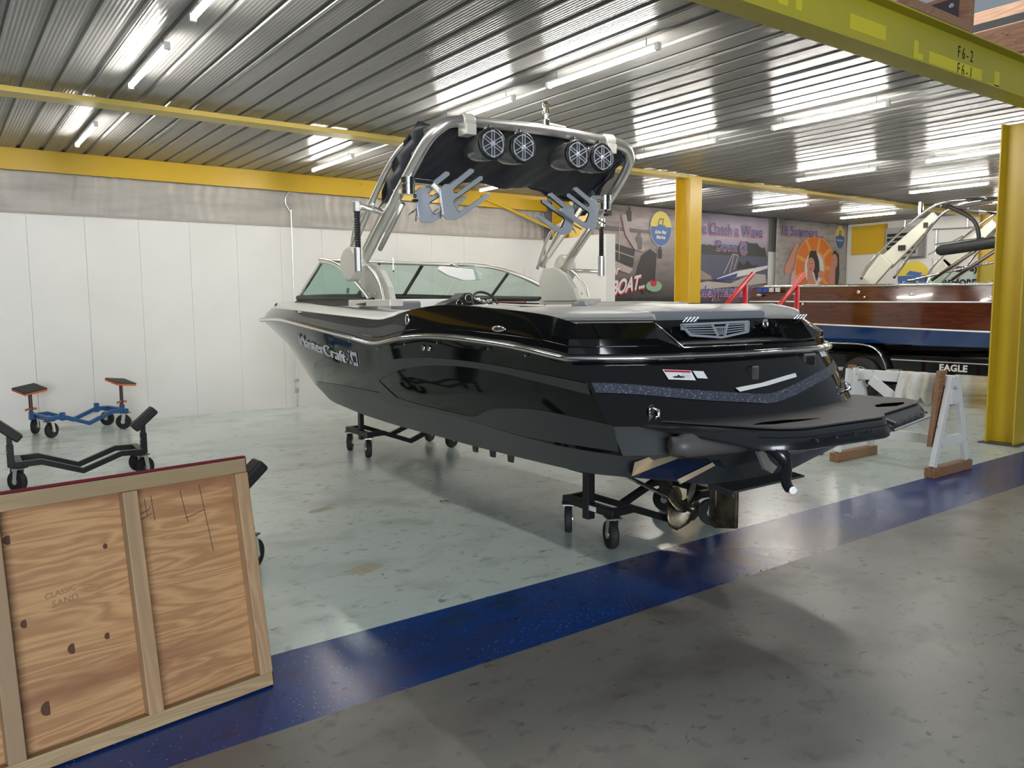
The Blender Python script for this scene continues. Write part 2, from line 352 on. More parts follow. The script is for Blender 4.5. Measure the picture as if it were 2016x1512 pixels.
# front beam with stencils
t = ibeam_x('steel_beam', -9, 20, 3.43, 3.485, 3.86, .20, YELG, tf=.015); tag(t, 'deep yellow mezzanine edge beam at upper right, stencilled F6-2 and F6-1', 'beam')
cx = 5.5
def patch(x0, x1, z0, z1, sk=0):
    MB().prism([(x0-cx, z0-3.485), (x1-cx, z0-3.485), (x1-cx+sk, z1-3.485), (x0-cx+sk, z1-3.485)], (0, -.0065, 0), (1, 0, 0), (0, 0, 1), .0012).build('paint_patch', YELP, t)
for a in ((5.62, 6.12, 3.60, 3.71), (4.75, 4.86, 3.6, 3.74), (4.95, 5.02, 3.6, 3.8), (6.55, 6.62, 3.52, 3.69), (6.62, 6.7, 3.52, 3.6), (6.8, 7.75, 3.5, 3.645), (8.0, 8.1, 3.5, 3.68), (7.85, 8.1, 3.5, 3.56), (4.3, 4.6, 3.6, 3.70)): patch(*a, 0)
text('stencil', 'F6-2', INK, (7.28-cx, -.009, .195), (1, 0, 0), (0, 0, 1), .14, t, .001, -.001, 1.5, sx=.8)
text('stencil', 'F6-1', INK, (7.28-cx, -.0095, .055), (1, 0, 0), (0, 0, 1), .14, t, .001, -.001, 1.5, sx=.8)
def column(x, y, z0, z1, fw, dp, mt, lab, plate=True):
    t = empty('steel_column', (x, y, z0)); h = z1-z0; w = fw/2
    MB().box(-w, w, 0, .016, 0, h).build('flange', mt[0], t, bevel=.003, seg=1)
    MB().box(-w, w, dp-.016, dp, 0, h).build('flange', mt[0], t, bevel=.003, seg=1)
    MB().box(-.006, .006, .016, dp-.016, 0, h).build('web', mt[1], t)
    if plate: MB().box(-w-.05, w+.05, -.05, dp+.05, 0, .015).build('base_plate', PLATE, t)
    tag(t, lab, 'column'); return t
column(9.74, 8.42, 0, 3.52, .27, .31, (YEL, YEL), 'yellow steel column standing behind the black boat, between the banners')
column(9.60, 3.66, 0, 3.485, .26, .30, (mat('post_yellow', (.46, .32, .01), .4), MATS['post_yellow']), 'yellow steel post at the right edge, beside the blue stripe')
t = column(9.92, 11.35, 2.81, 3.52, .55, .5, (YEL, YEL), 'short wide yellow steel bracket on top of the white stub wall', False)
t = empty('brace_rod', (0, 0, 0)); MB().tube([(8.05, 11.9, 3.5), (9.75, 11.7, 2.92)], .022, 8).build('rod', YEL, t); MB().box(9.70, 9.8, 11.66, 11.74, 2.82, 2.98).build('gusset', YEL, t)
tag(t, 'thin yellow diagonal brace rod under the wall beam', 'brace')
t = empty('steel_plate_beam', (19.82, 11.3, 2.81)); MB().box(-.03, .0, -.42, .5, 0, .73).build('web', YEL, t); MB().box(-.12, 0, -.46, -.42, 0, .73).build('flange', YEL, t)
tag(t, 'square yellow steel plate in the far right corner beside the orange-slice banner', 'beam')
column(19.7, 8.1, 0, 3.55, .2, .45, (YEL, YEL), 'yellow column on the right wall behind the mahogany boat', False)
# conduit
t = empty('conduit', (4.6, 12.03, 0))
MB().tube(cat_rom([(0, 0, 0), (0, 0, 1.5), (0, 0, 2.95), (-.005, 0, 3.02), (-.05, -.02, 3.07), (-.09, -.03, 3.14), (-.09, -.03, 3.24), (-.03, -.03, 3.33)], 5), .011, 8).build('pipe', ALU, t, smooth=True)
MB().box(-.03, .03, -.015, .015, .22, .30).build('strap', ALU, t); MB().box(-.03, .03, -.015, .015, .40, .44).build('strap', ALU, t)
tag(t, 'thin grey electrical conduit running down the white wall left of the bow', 'conduit')
# light tubes
TM = mat('led_tube', (1, 1, 1), .5, emit=((1., .95, .88), TUBE))
def led():
    t = empty('tube_light'); L = .63
    MB().tube([(0, -L, 0), (0, L, 0)], .017, 12).build('tube', TM, t, smooth=True)
    MB().box(-.018, .018, -L-.03, L+.03, .02, .036).build('housing', WHITEG, t)
    MB().box(-.02, .02, L, L+.035, -.018, .03).build('end_cap', WHITEG, t); MB().box(-.02, .02, -L-.035, -L, -.018, .03).build('end_cap', WHITEG, t)
    MB().tube([(0, -L+.1, .03), (0, -L+.1, .10)], .003, 6).tube([(0, L-.1, .03), (0, L-.1, .10)], .003, 6).build('hanger', BLKP, t); return t
first = led(); used = False
LL = {1.53: (('nearest the camera in the leftmost row', 4.98), ('second in the leftmost row', 6.98), ('at the wall end of the leftmost row', 10.07)),
      4.5: (('nearest in the second row from left', 4.93), ('above the boat tower in the second row', 6.74), ('at the wall end of the second row', 10.22)),
      7.6: (('nearest in the third row, below the yellow beam', 4.85), ('middle of third row, right of the boat tower', 6.93), ('third row, seen just under the tower canopy', 10.6)),
      11.15: (('nearest in fourth row, cut by the right edge', 4.95), ('middle of the fourth row', 6.95), ('fourth row, partly behind the yellow column', 10.25)),
      14.1: (('nearest in the fifth row, above the mahogany boat', 6.68), ('fifth row, above the wave banner', 10.0)),
      17.05: (('nearest in the last row at the right edge', 6.55), ('last row, above the orange-slice banner', 9.8))}
for x, lst in LL.items():
    for lab, y in lst:
        o = copy_tree(first) if used else first; used = True
        o.location = (x, y, 3.485); tag(o, 'lit white tube light, '+lab, 'ceiling light', 'tube lights under the ribbed ceiling')

# ================================================================== BLACK WAKE BOAT
boat = empty('wake_boat', (3.98, 3.6, 0), -math.radians(1.8)); tag(boat, 'glossy black wake boat with aluminium tower and grey sun pads, on black dollies', 'boat')
LV = {  # half width, station, height : stern -> stem
 'T': [(1.03, -.23, 1.482), (1.13, -.07, 1.533), (1.15, .43, 1.57), (1.17, 1.04, 1.591), (1.19, 1.5, 1.556), (1.2, 1.95, 1.484), (1.2, 2.45, 1.494), (1.19, 3.29, 1.522), (1.15, 4.22, 1.552), (1.03, 5.1, 1.565), (.86, 5.7, 1.565), (.5, 6.25, 1.565), (0, 6.5, 1.565)],
 'S': [(1.14, -.3, 1.40), (1.17, -.07, 1.43), (1.19, .43, 1.455), (1.205, 1.04, 1.47), (1.225, 1.5, 1.445), (1.235, 1.97, 1.385), (1.235, 2.45, 1.41), (1.225, 3.29, 1.455), (1.19, 4.22, 1.50), (1.07, 5.15, 1.505), (.90, 5.8, 1.50), (.53, 6.38, 1.495), (0, 6.65, 1.49)],
 'R': [(1.15, -.30, 1.297), (1.185, .05, 1.34), (1.2, .43, 1.365), (1.223, 1.04, 1.38), (1.24, 1.5, 1.354), (1.246, 1.97, 1.301), (1.25, 2.5, 1.338), (1.243, 3.3, 1.392), (1.21, 4.24, 1.449), (1.09, 5.2, 1.438), (.92, 5.9, 1.42), (.55, 6.5, 1.41), (0, 6.8, 1.40)],
 'Q': [(1.13, -.36, 1.235), (1.165, .03, 1.28), (1.18, .43, 1.30), (1.20, 1.04, 1.31), (1.215, 1.5, 1.285), (1.22, 1.97, 1.235), (1.225, 2.5, 1.27), (1.215, 3.3, 1.32), (1.17, 4.24, 1.37), (1.04, 5.15, 1.36), (.86, 5.82, 1.34), (.5, 6.4, 1.33), (0, 6.7, 1.32)],
 'M': [(1.11, -.48, 1.10), (1.16, 0, 1.1), (1.175, .4, 1.1), (1.19, 1.0, 1.1), (1.20, 1.5, 1.09), (1.205, 2.0, 1.08), (1.20, 2.6, 1.1), (1.17, 3.3, 1.13), (1.09, 4.2, 1.15), (.93, 4.95, 1.15), (.72, 5.55, 1.14), (.4, 6.1, 1.13), (0, 6.4, 1.12)],
 'L': [(1.09, -.60, .93), (1.13, -.1, .92), (1.15, .4, .92), (1.165, 1.0, .93), (1.17, 1.55, .93), (1.17, 2.0, .93), (1.15, 2.6, .935), (1.11, 3.3, .94), (1.01, 4.1, .94), (.85, 4.8, .94), (.63, 5.35, .93), (.34, 5.85, .92), (0, 6.15, .91)],
 'K1': [(1.085, -.68, .80), (1.11, -.2, .785), (1.13, .33, .797), (1.14, .95, .828), (1.145, 1.55, .826), (1.14, 2.05, .828), (1.115, 2.65, .836), (1.06, 3.35, .81), (.94, 4.1, .785), (.77, 4.7, .77), (.55, 5.2, .76), (.29, 5.65, .75), (0, 5.95, .74)],
 'K0': [(1.0, -.66, .672), (1.01, -.3, .636), (1.025, .2, .626), (1.035, .9, .62), (1.034, 1.35, .62), (1.02, 2.03, .612), (.99, 2.76, .614), (.94, 3.3, .62), (.82, 4.0, .61), (.66, 4.55, .60), (.46, 5.0, .60), (.23, 5.4, .60), (0, 5.65, .60)],
 'Z': [(.001, -.66, .47), (.001, -.3, .46), (.001, .2, .45), (.001, .9, .43), (.001, 1.35, .41), (.001, 2.03, .385), (.001, 2.76, .375), (.001, 3.3, .38), (.001, 4.0, .39), (.001, 4.55, .42), (.001, 4.95, .46), (.001, 5.25, .51), (0, 5.45, .55)]}
BULGE = {'T': .34, 'S': .37, 'R': .40, 'Q': .38, 'M': .34, 'L': .32, 'K1': .28, 'K0': .12, 'Z': .0}
NSUB = 5; CR = {k: cat_rom(v, NSUB) for k, v in LV.items()}; NT = 28
def sterns(L, s): return (s*CR[L][0][0], CR[L][0][1]-BULGE[L]*(1-abs(s)**3), CR[L][0][2])
def ring(L):
    c = CR[L]; port = [(-w, v, z) for w, v, z in c][::-1]; star = [(w, v, z) for w, v, z in c]
    mid = [sterns(L, -1+2*i/NT) for i in range(1, NT)]
    return port+mid+star
order = ['T', 'S', 'R', 'Q', 'M', 'L', 'K1', 'K0', 'Z']; RG = {L: ring(L) for L in order}
np_ = len(CR['T'])
def rows_between(la, lb, n=3, curve=0): return None
def skin(levels, skip=None, sub=4):
    """loft with smooth vertical interpolation"""
    rows = []
    for li in range(len(levels)-1):
        A, B = RG[levels[li]], RG[levels[li+1]]
        for k in range(sub):
            t = k/sub; rows.append([tuple(a[j]*(1-t)+b[j]*t for j in range(3)) for a, b in zip(A, B)])
    rows.append(RG[levels[-1]]); return rows
def lin_skin(name, levels, mt, ang=25, skipf=None, sub=1):
    rows = skin(levels, sub=sub); m_ = MB(); n = len(rows[0]); vs = [p for r in rows for p in r]; fs = []
    for i in range(len(rows)-1):
        for j in range(n-1):
            if skipf and skipf(levels, i, j, rows): continue
            fs.append((i*n+j, i*n+j+1, (i+1)*n+j+1, (i+1)*n+j))
    m_.add(vs, fs); o = m_.build(name, mt, boat, weld=.0008); return autosmooth(o, ang)
SC = .64
def notch(levels, i, j, rows):
    p, q = rows[0][j], rows[0][j+1]
    return abs((p[0]+q[0])/2) < SC and (p[1]+q[1])/2 < 0
lin_skin('hull_side', ['R', 'Q', 'M', 'L', 'K1'], GEL, 28)
lin_skin('gunwale_band', ['T', 'S', 'R'], GEL, 30, notch)
lin_skin('hull_bottom', ['K1', 'K0', 'Z'], MATTE, 20)
# deck: white foredeck, black coaming aft
def lvl(L, v):
    c = CR[L]
    for a, b in zip(c[:-1], c[1:]):
        if a[1] <= v <= b[1]:
            t = (v-a[1])/max(1e-6, b[1]-a[1]); return (a[0]+(b[0]-a[0])*t, a[2]+(b[2]-a[2])*t)
    return (c[0][0], c[0][2]) if v < c[0][1] else (c[-1][0], c[-1][2])
def hullw(v, z):
    pts = [lvl(L, v) for L in ('T', 'S', 'R', 'Q', 'M', 'L', 'K1', 'K0')]
    for (w0, z0), (w1, z1) in zip(pts[:-1], pts[1:]):
        if z1 <= z <= z0: t = (z-z0)/(z1-z0); return w0+(w1-w0)*t
    return pts[-1][0]
def sternv(a, z):
    best = None
    Ls = ['T', 'S', 'R', 'Q', 'M', 'L', 'K1']
    for A, B in zip(Ls[:-1], Ls[1:]):
        zA, zB = CR[A][0][2], CR[B][0][2]
        if zB <= z <= zA:
            t = (z-zA)/(zB-zA); w = CR[A][0][0]*(1-t)+CR[B][0][0]*t; v0 = CR[A][0][1]*(1-t)+CR[B][0][1]*t; bu = BULGE[A]*(1-t)+BULGE[B]*t
            s = min(1, abs(a)/w); return v0-bu*(1-s**3)
    return CR['K1'][0][1]
idx = [i for i, p in enumerate(CR['T']) if p[1] >= 1.9]
dr = []; XD = [-1, -.95, -.9, -.86, -.8, -.5, -.25, 0, .25, .5, .8, .86, .9, .95, 1]
for i in idx:
    w, v, z = CR['T'][i]; dr.append([(w*q_, v-(.25*(1-abs(q_)**2) if i == idx[0] else 0), z+.072*min(1, w/.7)*math.sin(math.pi/2*min(1, (1-abs(q_))/.2))) for q_ in XD])
cockpit_front = 4.55
# foredeck only outside of the windshield footprint: side decks + bow
dk = MB()
for r0, r1 in zip(dr[:-1], dr[1:]):
    for k in range(14):
        cxm = (r0[k][0]+r0[k+1][0])/2; vm = (r0[k][1]+r1[k][1])/2
        if vm < 4.5 and abs(cxm) < .86: continue
        dk.add([r0[k], r0[k+1], r1[k+1], r1[k]], [(0, 1, 2, 3)])
o = dk.build('foredeck', WHITEG, boat, weld=.001, thick=-.015); autosmooth(o, 30)
MB().box(-.88, .88, 1.9, 4.5, 1.05, 1.07).build('cockpit_sole', VINYLD, boat)
# inner liner (white) of cockpit
ln = MB()
for s in (-1, 1):
    rr0 = []; rr1 = []
    for v in [.9+.3*i for i in range(13)]:
        w, z = lvl('T', v); rr0.append((s*(w-.02), v, z+.004)); rr1.append((s*(w-.22), v, min(z+.02, 1.58)))
    ln.grid([rr0, rr1, [(p[0], p[1], 1.1) for p in rr1]])
ln.build('cockpit_liner', WHITEG, boat, smooth=False)
# rub rail
rr = [(p[0]*1.012+(0.004 if p[0] > 0 else -.004 if p[0] < 0 else 0), p[1]-(.012 if p[1] < -.25 else 0)+(.01 if p[1] > 6 else 0), p[2]) for p in RG['R']]
MB().tube(rr, .024, 10).build('rub_rail', PADR, boat, smooth=True)
def outw(P, d):
    out = []
    for i, p in enumerate(P):
        a, b = P[max(i-1, 0)], P[min(i+1, len(P)-1)]; tx, ty = b[0]-a[0], b[1]-a[1]; l = math.hypot(tx, ty) or 1
        out.append((p[0]+ty/l*d, p[1]-tx/l*d, p[2]))
    return out
o1 = outw(rr, .018); o2 = outw(rr, -.018)
MB().tube(o1 if o1[60][1] < o2[60][1] and min(q[1] for q in o1) < min(q[1] for q in o2) else o2, .014, 8).build('rail_insert', CHROME, boat, smooth=True)
for s, zz in (('S', .0),):
    MB().tube([(p[0]*1.002, p[1]-(.004 if p[1] < -.25 else 0), p[2]-.04) for p in RG['S'][:np_-2]+RG['S'][np_-2:]], .006, 6).build('styling_bead', GEL, boat, smooth=True)
# hull graphics (both sides)
def decal(name, upper, lower, mt, s=-1, off=.005, n=40):
    """upper/lower polylines (v,z) draped on the hull side"""
    def res(P):
        P = cat_rom([(p[0], p[1]) for p in P], 8); out = []; L = [0]
        for a, b in zip(P[:-1], P[1:]): L.append(L[-1]+math.hypot(a[0]-b[0], a[1]-b[1]))
        for i in range(n+1):
            d = L[-1]*i/n; k = max(j for j in range(len(L)) if L[j] <= d+1e-9); k = min(k, len(P)-2); t = (d-L[k])/max(1e-9, L[k+1]-L[k])
            out.append((P[k][0]+(P[k+1][0]-P[k][0])*t, P[k][1]+(P[k+1][1]-P[k][1])*t))
        return out
    U, Lo = res(upper), res(lower); rows = []
    for k in range(7):
        t = k/6; rows.append([(s*(hullw(a[0]*(1-t)+b[0]*t, a[1]*(1-t)+b[1]*t)+off), a[0]*(1-t)+b[0]*t, a[1]*(1-t)+b[1]*t) for a, b in zip(U, Lo)])
    return MB().grid(rows).build(name, mt, boat, smooth=True)
for s in (-1, 1):
    decal('hull_graphic', [(-.44, 1.165), (.225, 1.212), (.79, 1.228), (1.255, 1.222), (1.72, 1.185), (2.08, 1.108), (2.33, 1.022)], [(-.46, 1.105), (.225, 1.168), (.79, 1.186), (1.257, 1.163), (1.64, 1.11), (1.92, 1.04), (2.066, .992)], MATTE, s)
    decal('hull_graphic', [(2.33, 1.022), (2.22, .955), (2.10, .885)], [(2.068, .992), (1.95, .94), (1.79, .876)], MATTE, s, .0055, 12)
    decal('hull_graphic', [(-.62, .955), (-.06, .978), (.228, .962), (.47, .93), (.676, .861), (.8, .853), (1.49, .864), (1.81, .881), (2.12, .889), (3.0, .875), (4.0, .83)], [(-.66, .82), (-.06, .80), (.228, .80), (.47, .81), (.676, .822), (.8, .826), (1.49, .829), (1.81, .831), (2.12, .833), (3.0, .828), (4.0, .79)], MATTE, s, .004, 60)
# stern band
bd = [(-1.10, 1.143), (-.94, 1.135), (-.63, 1.098), (-.35, 1.07), (-.12, 1.05), (.10, 1.075), (.35, 1.12), (.65, 1.16), (1.08, 1.205)]
bc = cat_rom(bd, 6); rows = []
for k in range(4): rows.append([(a, sternv(a, z-.025+k*.017)-.006, z-.025+k*.017) for a, z in bc])
MB().grid(rows).build('stern_band', SPARK, boat, smooth=True)
rows = []
for k in range(5):
    z_ = .802+k*.036; w_ = CR['L'][0][0]*((z_-.8)/.13)+CR['K1'][0][0]*(1-(z_-.8)/.13); w_ = min(w_, 1.089)
    rows.append([(w_*(-1+2*i/40), sternv(w_*(-1+2*i/40), z_)-.004, z_) for i in range(41)])
MB().grid(rows).build('stern_lower', MATTE, boat, smooth=True)
def stern_quad(name, pts, mt, off=.006):
    return MB().add([(a, sternv(a, z)-off, z) for a, z in pts], [tuple(range(len(pts)))]).build(name, mt, boat, thick=.0015)
q = stern_quad('warning_sticker', [(-.755, 1.234), (-.60, 1.224), (-.595, 1.172), (-.745, 1.182)], PAPER)
stern_quad('sticker_header', [(-.750, 1.231), (-.607, 1.2225), (-.606, 1.213), (-.748, 1.2215)], mat('sticker_red', (.5, .01, .03), .5), .0085)
stern_quad('sticker_boat_icon', [(-.72, 1.196), (-.69, 1.199), (-.683, 1.206), (-.676, 1.198), (-.65, 1.194), (-.66, 1.188), (-.71, 1.190)], INK, .0088)
for k in range(3): stern_quad('sticker_text', [(-.665+.0, 1.211-k*.009), (-.615, 1.208-k*.009), (-.615, 1.2065-k*.009), (-.665, 1.2095-k*.009)], mat('sticker_grey', (.35, .35, .35), .5), .0087)
stern_quad('warning_sticker', [(-.59, 1.222), (-.525, 1.217), (-.517, 1.178), (-.58, 1.183)], PAPER)
stern_quad('capacity_plate', [(.62, 1.29), (.74, 1.29), (.74, 1.245), (.62, 1.245)], PAPER)
stern_quad('white_bumper_strip', [(-.36, 1.122), (-.15, 1.135), (.12, 1.165), (.20, 1.172), (.195, 1.15), (-.1, 1.118), (-.34, 1.10)], WHITEG, .012)
def plate_at(name, a, z, w, h, mt, dep=.02):
    v = sternv(a, z); return MB().box(a-w/2, a+w/2, v-dep, v+.02, z-h/2, z+h/2).build(name, mt, boat, bevel=.006)
plate_at('tow_eye_plate', -.16, 1.19, .055, .085, CHROME, .02); plate_at('stern_light_bezel', .42, 1.235, .12, .085, CHROME, .012)
plate_at('stern_light_lens', .42, 1.235, .09, .055, BLKP, .018)
def eyebolt(a, z):
    v = sternv(a, z)-.004
    MB().prism([(.02*math.cos(q_)+0, .02*math.sin(q_)+(.03 if math.sin(q_) > 0 else -.03)) for q_ in [i*math.pi/8 for i in range(16)]], (a, v, z), (1, 0, 0), (0, 0, 1), .008).build('tow_eye_base', CHROME, boat, bevel=.002)
    MB().tube([(a+.015, v-.01+.0, z+.03), (a+.02, v-.04, z+.02), (a+.02, v-.045, z-.01), (a+.015, v-.01, z-.025)], .007, 8).build('tow_eye_ring', CHROME, boat, smooth=True)
eyebolt(-.90, 1.01); eyebolt(.72, 1.05)
# stern recess with vent grille
rc = MB(); NB = 16
inn = [(-.60+1.2*i/NB) for i in range(NB+1)]
shelf0 = [(a*1.0, sterns('R', a/CR['R'][0][0])[1]+.005, 1.345) for a in inn]; back0 = [(a, -.30, 1.362) for a in inn]; back1 = [(a, -.27, 1.49) for a in inn]
rc.grid([[(p[0], p[1], 1.29) for p in shelf0], shelf0, back0, back1])
TS = [sterns('T', -SC/CR['T'][0][0]), sterns('T', SC/CR['T'][0][0])]
kk_ = 9/14
for s in (-1, 1):
    To, So, Ro = [(s*kk_*CR[L][0][0], sterns(L, s*kk_)[1], CR[L][0][2]) for L in ('T', 'S', 'R')]
    c1, c2, c3 = (s*.60, shelf0[0][1], 1.345), (s*.60, -.30, 1.362), (s*.60, -.27, 1.49)
    rc.add([To, So, Ro, c1, c2, c3, (s*.60, shelf0[0][1], 1.29), (s*.66, -.22, 1.485)], [(0, 1, 3), (1, 2, 3), (0, 3, 4, 5), (2, 6, 3), (0, 5, 7)])
rc.build('stern_recess', GEL, boat)
MB().add([(-.57, -.60, 1.3495), (.57, -.60, 1.3495), (.57, -.32, 1.3635), (-.57, -.32, 1.3635)], [(0, 1, 2, 3)]).build('step_tread', PAD, boat, thick=.003)
MB().tube([(-.665, sterns('T', -kk_)[1]-.004, 1.484), (-.60, shelf0[0][1]-.005, 1.349), (-.3, shelf0[4][1]-.005, 1.349), (0, shelf0[8][1]-.005, 1.349)], .004, 6).build('recess_trim', CHROME, boat, smooth=True)
# vent grille
gx = lambda a, z: (a, -.318-(.02 if z < 1.42 else 0), z)
fr = MB(); T = .012
outl = [(-.29, 1.462), (.33, 1.470), (.33, 1.405), (.10, 1.378), (.07, 1.375), (-.21, 1.397)]
def gbar(m_, p, q, w=.010): m_.bar((p[0], -.325, p[1]), (q[0], -.325, q[1]), w, w, (0, 1, 0))
for p, q in zip(outl, outl[1:]+outl[:1]): gbar(fr, p, q, .014)
for k in range(1, 5):
    t = k/5; gbar(fr, (-.29+.08*t, 1.462-.065*t), (-.02+.05*t, 1.465-.078*t), .006); gbar(fr, (.33, 1.470-.065*t), (.11+.0*t, 1.467-.078*t), .006)
gbar(fr, (-.02, 1.465), (.04, 1.385), .012); gbar(fr, (.13, 1.467), (.105, 1.385), .012); gbar(fr, (.0, 1.44), (.125, 1.44), .008)
for k in range(5): gbar(fr, (.025+k*.02, 1.435), (.045+k*.012, 1.392), .005)
for s_ in (-.275, .315): fr.box(s_-.014, s_+.014, -.332, -.318, 1.41+(.02 if s_ < 0 else 0), 1.462)
fr.build('vent_grille', ALUB, boat)
MB().add([(-.27, -.310, 1.46), (.31, -.310, 1.465), (.31, -.31, 1.405), (.085, -.31, 1.38), (-.2, -.31, 1.40)], [(0, 1, 2, 3, 4)]).build('vent_backing', BLKP, boat, thick=.003)
MB().lathe([(0, 0), (.035, 0), (.035, .008), (.02, .014), (0, .014)], (.52, -.31, 1.45), (0, -1, 0), 20).build('filler_cap', CHROME, boat, smooth=True)
# sun pads, with rounded cushion shapes
def cushion(name, poly, z0, z1, mt, r=.05, crown=.02):
    n = len(poly); cxx = sum(p[0] for p in poly)/n; cyy = sum(p[1] for p in poly)/n; m_ = MB(); rows = []
    for ins, z in ((.02, z0), (0, z0+.02), (0, z1-r), (.25*r, z1-.35*r), (.9*r, z1-.05*r), (2.4*r, z1+crown*.4), (5*r, z1+crown)):
        row = []
        for p in poly:
            d = math.hypot(p[0]-cxx, p[1]-cyy); k = max(0, 1-ins/d); row.append((cxx+(p[0]-cxx)*k, cyy+(p[1]-cyy)*k, z))
        rows.append(row+[row[0]])
    m_.grid(rows); m_.add([rows[-1][i] for i in range(n)], [tuple(range(n))]); return m_.build(name, mt, boat, smooth=True, weld=.0005)
def rpoly(P, r=.06, n=4):
    out = []; N = len(P)
    for i in range(N):
        p0, p1, p2 = Vector(P[i-1]), Vector(P[i]), Vector(P[(i+1) % N]); a = p1+(p0-p1).normalized()*min(r, (p0-p1).length*.45); b = p1+(p2-p1).normalized()*min(r, (p2-p1).length*.45)
        for k in range(n+1):
            t = k/n; q = a*(1-t)**2+p1*2*t*(1-t)+b*t*t; out.append((q.x, q.y))
    return out
edgeP = [(-lvl('T', v)[0]+.01, v) for v in (-.2, .1, .5, .9, 1.3)]
tb = lambda a: sternv(a, 1.48)+.015
cushion('sun_pad', rpoly([(-1.02, tb(-1.02)+.01), (-.7, tb(-.7)), (-.62, tb(-.6)+.02), (-.58, -.24), (-.12, -.22), (-.10, .9), (-1.14, .9), (-1.13, .3), (-1.08, -.15)], .08), 1.485, 1.545, VINYL, .045, .03)
cushion('sun_pad', rpoly([(1.02, tb(1.02)+.01), (.7, tb(.7)), (.62, tb(.6)+.02), (.58, -.24), (.12, -.22), (.10, .9), (1.14, .9), (1.13, .3), (1.08, -.15)], .08), 1.485, 1.555, VINYL, .045, .03)
cushion('centre_cushion', rpoly([(-.62, -.27), (.60, -.27), (.60, -.02), (-.62, -.02)], .05), 1.49, 1.54, VINYLD, .03, .01)
MB().box(-.11, .11, -.24, .9, 1.40, 1.50).build('walkway', VINYLD, boat, bevel=.01)
for s in (-1, 1):
    MB().tube(cat_rom([(s*1.04, .9, 1.55+min(s, 0)*.05), (s*1.05, 1.5, 1.56+min(s, 0)*.05), (s*1.06, 1.9, 1.56+min(s, 0)*.07), (s*1.0, 2.3, 1.555+min(s, 0)*.07)], 6), [.05]*19, 12).build('coaming_bolster', VINYL, boat, smooth=True)
    cushion('seat_back', rpoly([(s*.55, .95), (s*1.02, .95), (s*1.02, 1.12), (s*.55, 1.12)], .05), 1.35, 1.585, VINYL, .04, .01)
MB().lathe([(.0, .06), (.05, .05), (.075, .02), (.08, 0)], (.62, 1.75, 1.56), (0, 0, 1), 16).build('headrest', VINYLD, boat, smooth=True)
for a, n_ in ((-.50, 4), (.5, 4)):
    for k in range(n_): MB().bar((a-.05+k*.03, -.585+.0, 1.488), (a-.03+k*.03, -.60, 1.515), .006, .004).bar((a-.03+k*.03, -.585, 1.488), (a-.05+k*.03, -.60, 1.515), .006, .004).build('seat_emblem', ALUB, boat)
# windshield
RAILS = {s: cat_rom([(s*.85, 4.12, 2.045), (s*.92, 3.6, 1.99), (s*.97, 3.15, 1.88), (s*1.02, 2.7, 1.72), (s*1.05, 2.45, 1.605)], 5) for s in (-1, 1)}
front = cat_rom([(-.85, 4.12, 2.045), (-.78, 4.22, 2.06), (-.4, 4.3, 2.06), (0, 4.32, 2.055), (.4, 4.3, 2.05), (.78, 4.22, 2.045), (.85, 4.12, 2.04)], 5)
wsf = MB(); wsf.tube(RAILS[-1][::-1]+front[1:-1]+RAILS[1], .021, 10); ws = wsf.build('windshield_frame', ALU, boat, smooth=True)
def basep(s, t): return (s*(.99-.05*t), 2.45+2.2*t, 1.655+.02*t)
fb = [(-.9, 4.68, 1.675), (-.45, 4.86, 1.69), (0, 4.92, 1.69), (.45, 4.86, 1.69), (.9, 4.68, 1.675)]
for s in (-1, 1):
    n = len(RAILS[s]); rows = [RAILS[s], [(s*(.90+.14*k/(n-1)), 4.68-(4.68-2.45)*k/(n-1)*1.0, 1.66-.05*k/(n-1)) for k in range(n)]]
    MB().grid(rows).build('side_glass', GLASS, ws, smooth=True)
def frow(P, n=12): return cat_rom(P, n//4)
ft = [front[i] for i in (0, 7, 15, 22, 30)]
MB().grid([cat_rom(ft, 5), cat_rom(fb, 5)]).build('front_glass', GLASS, ws, smooth=True)
MB().tube([(-1.03, 2.5, 1.63)]+cat_rom(fb, 3)+[(1.03, 2.5, 1.63)], .03, 8).build('windshield_gasket', RUB, boat, smooth=True)
bs = MB(); pth = [(-1.05, 2.45)]+[(-.90, 4.70)]+[(-.45, 4.9), (0, 4.96), (.45, 4.9)]+[(.90, 4.70), (1.05, 2.45)]
bs.grid([[(p[0]*1.05, p[1]+.03, 1.588) for p in pth], [(p[0], p[1], 1.635) for p in pth]]); bs.build('windshield_base', RUB, boat, thick=.02)
for a0, a1 in ((-.12, -.14), (.42, .45)):
    MB().bar((a0, 4.3, 2.05), (a1, 4.88, 1.68), .035, .02).build('windshield_pillar', BLKP, ws)
for s in (-1, 1):
    if s < 0: MB().bar((s*.84, 4.14, 2.03), (s*.90, 4.68, 1.67), .03, .03).build('corner_post', ALU, ws)
    if s > 0: MB().bar((s*.945, 3.35, 1.93), (s*.965, 3.75, 1.66), .025, .02).build('windshield_pillar', BLKP, ws)
MB().add([(-.985, 3.1, 1.70), (-.985, 3.16, 1.70), (-.98, 3.16, 1.75), (-.98, 3.1, 1.75)], [(0, 1, 2, 3)]).build('glass_label', mat('label_grey', (.12, .15, .15), .6), ws)
text('glass_decal', 'E', mat('decal_red', (.5, .12, .1), .5), (-.955, 4.40, 1.70), (.02, -1, 0), (0, 0, 1), .09, ws, .0005)
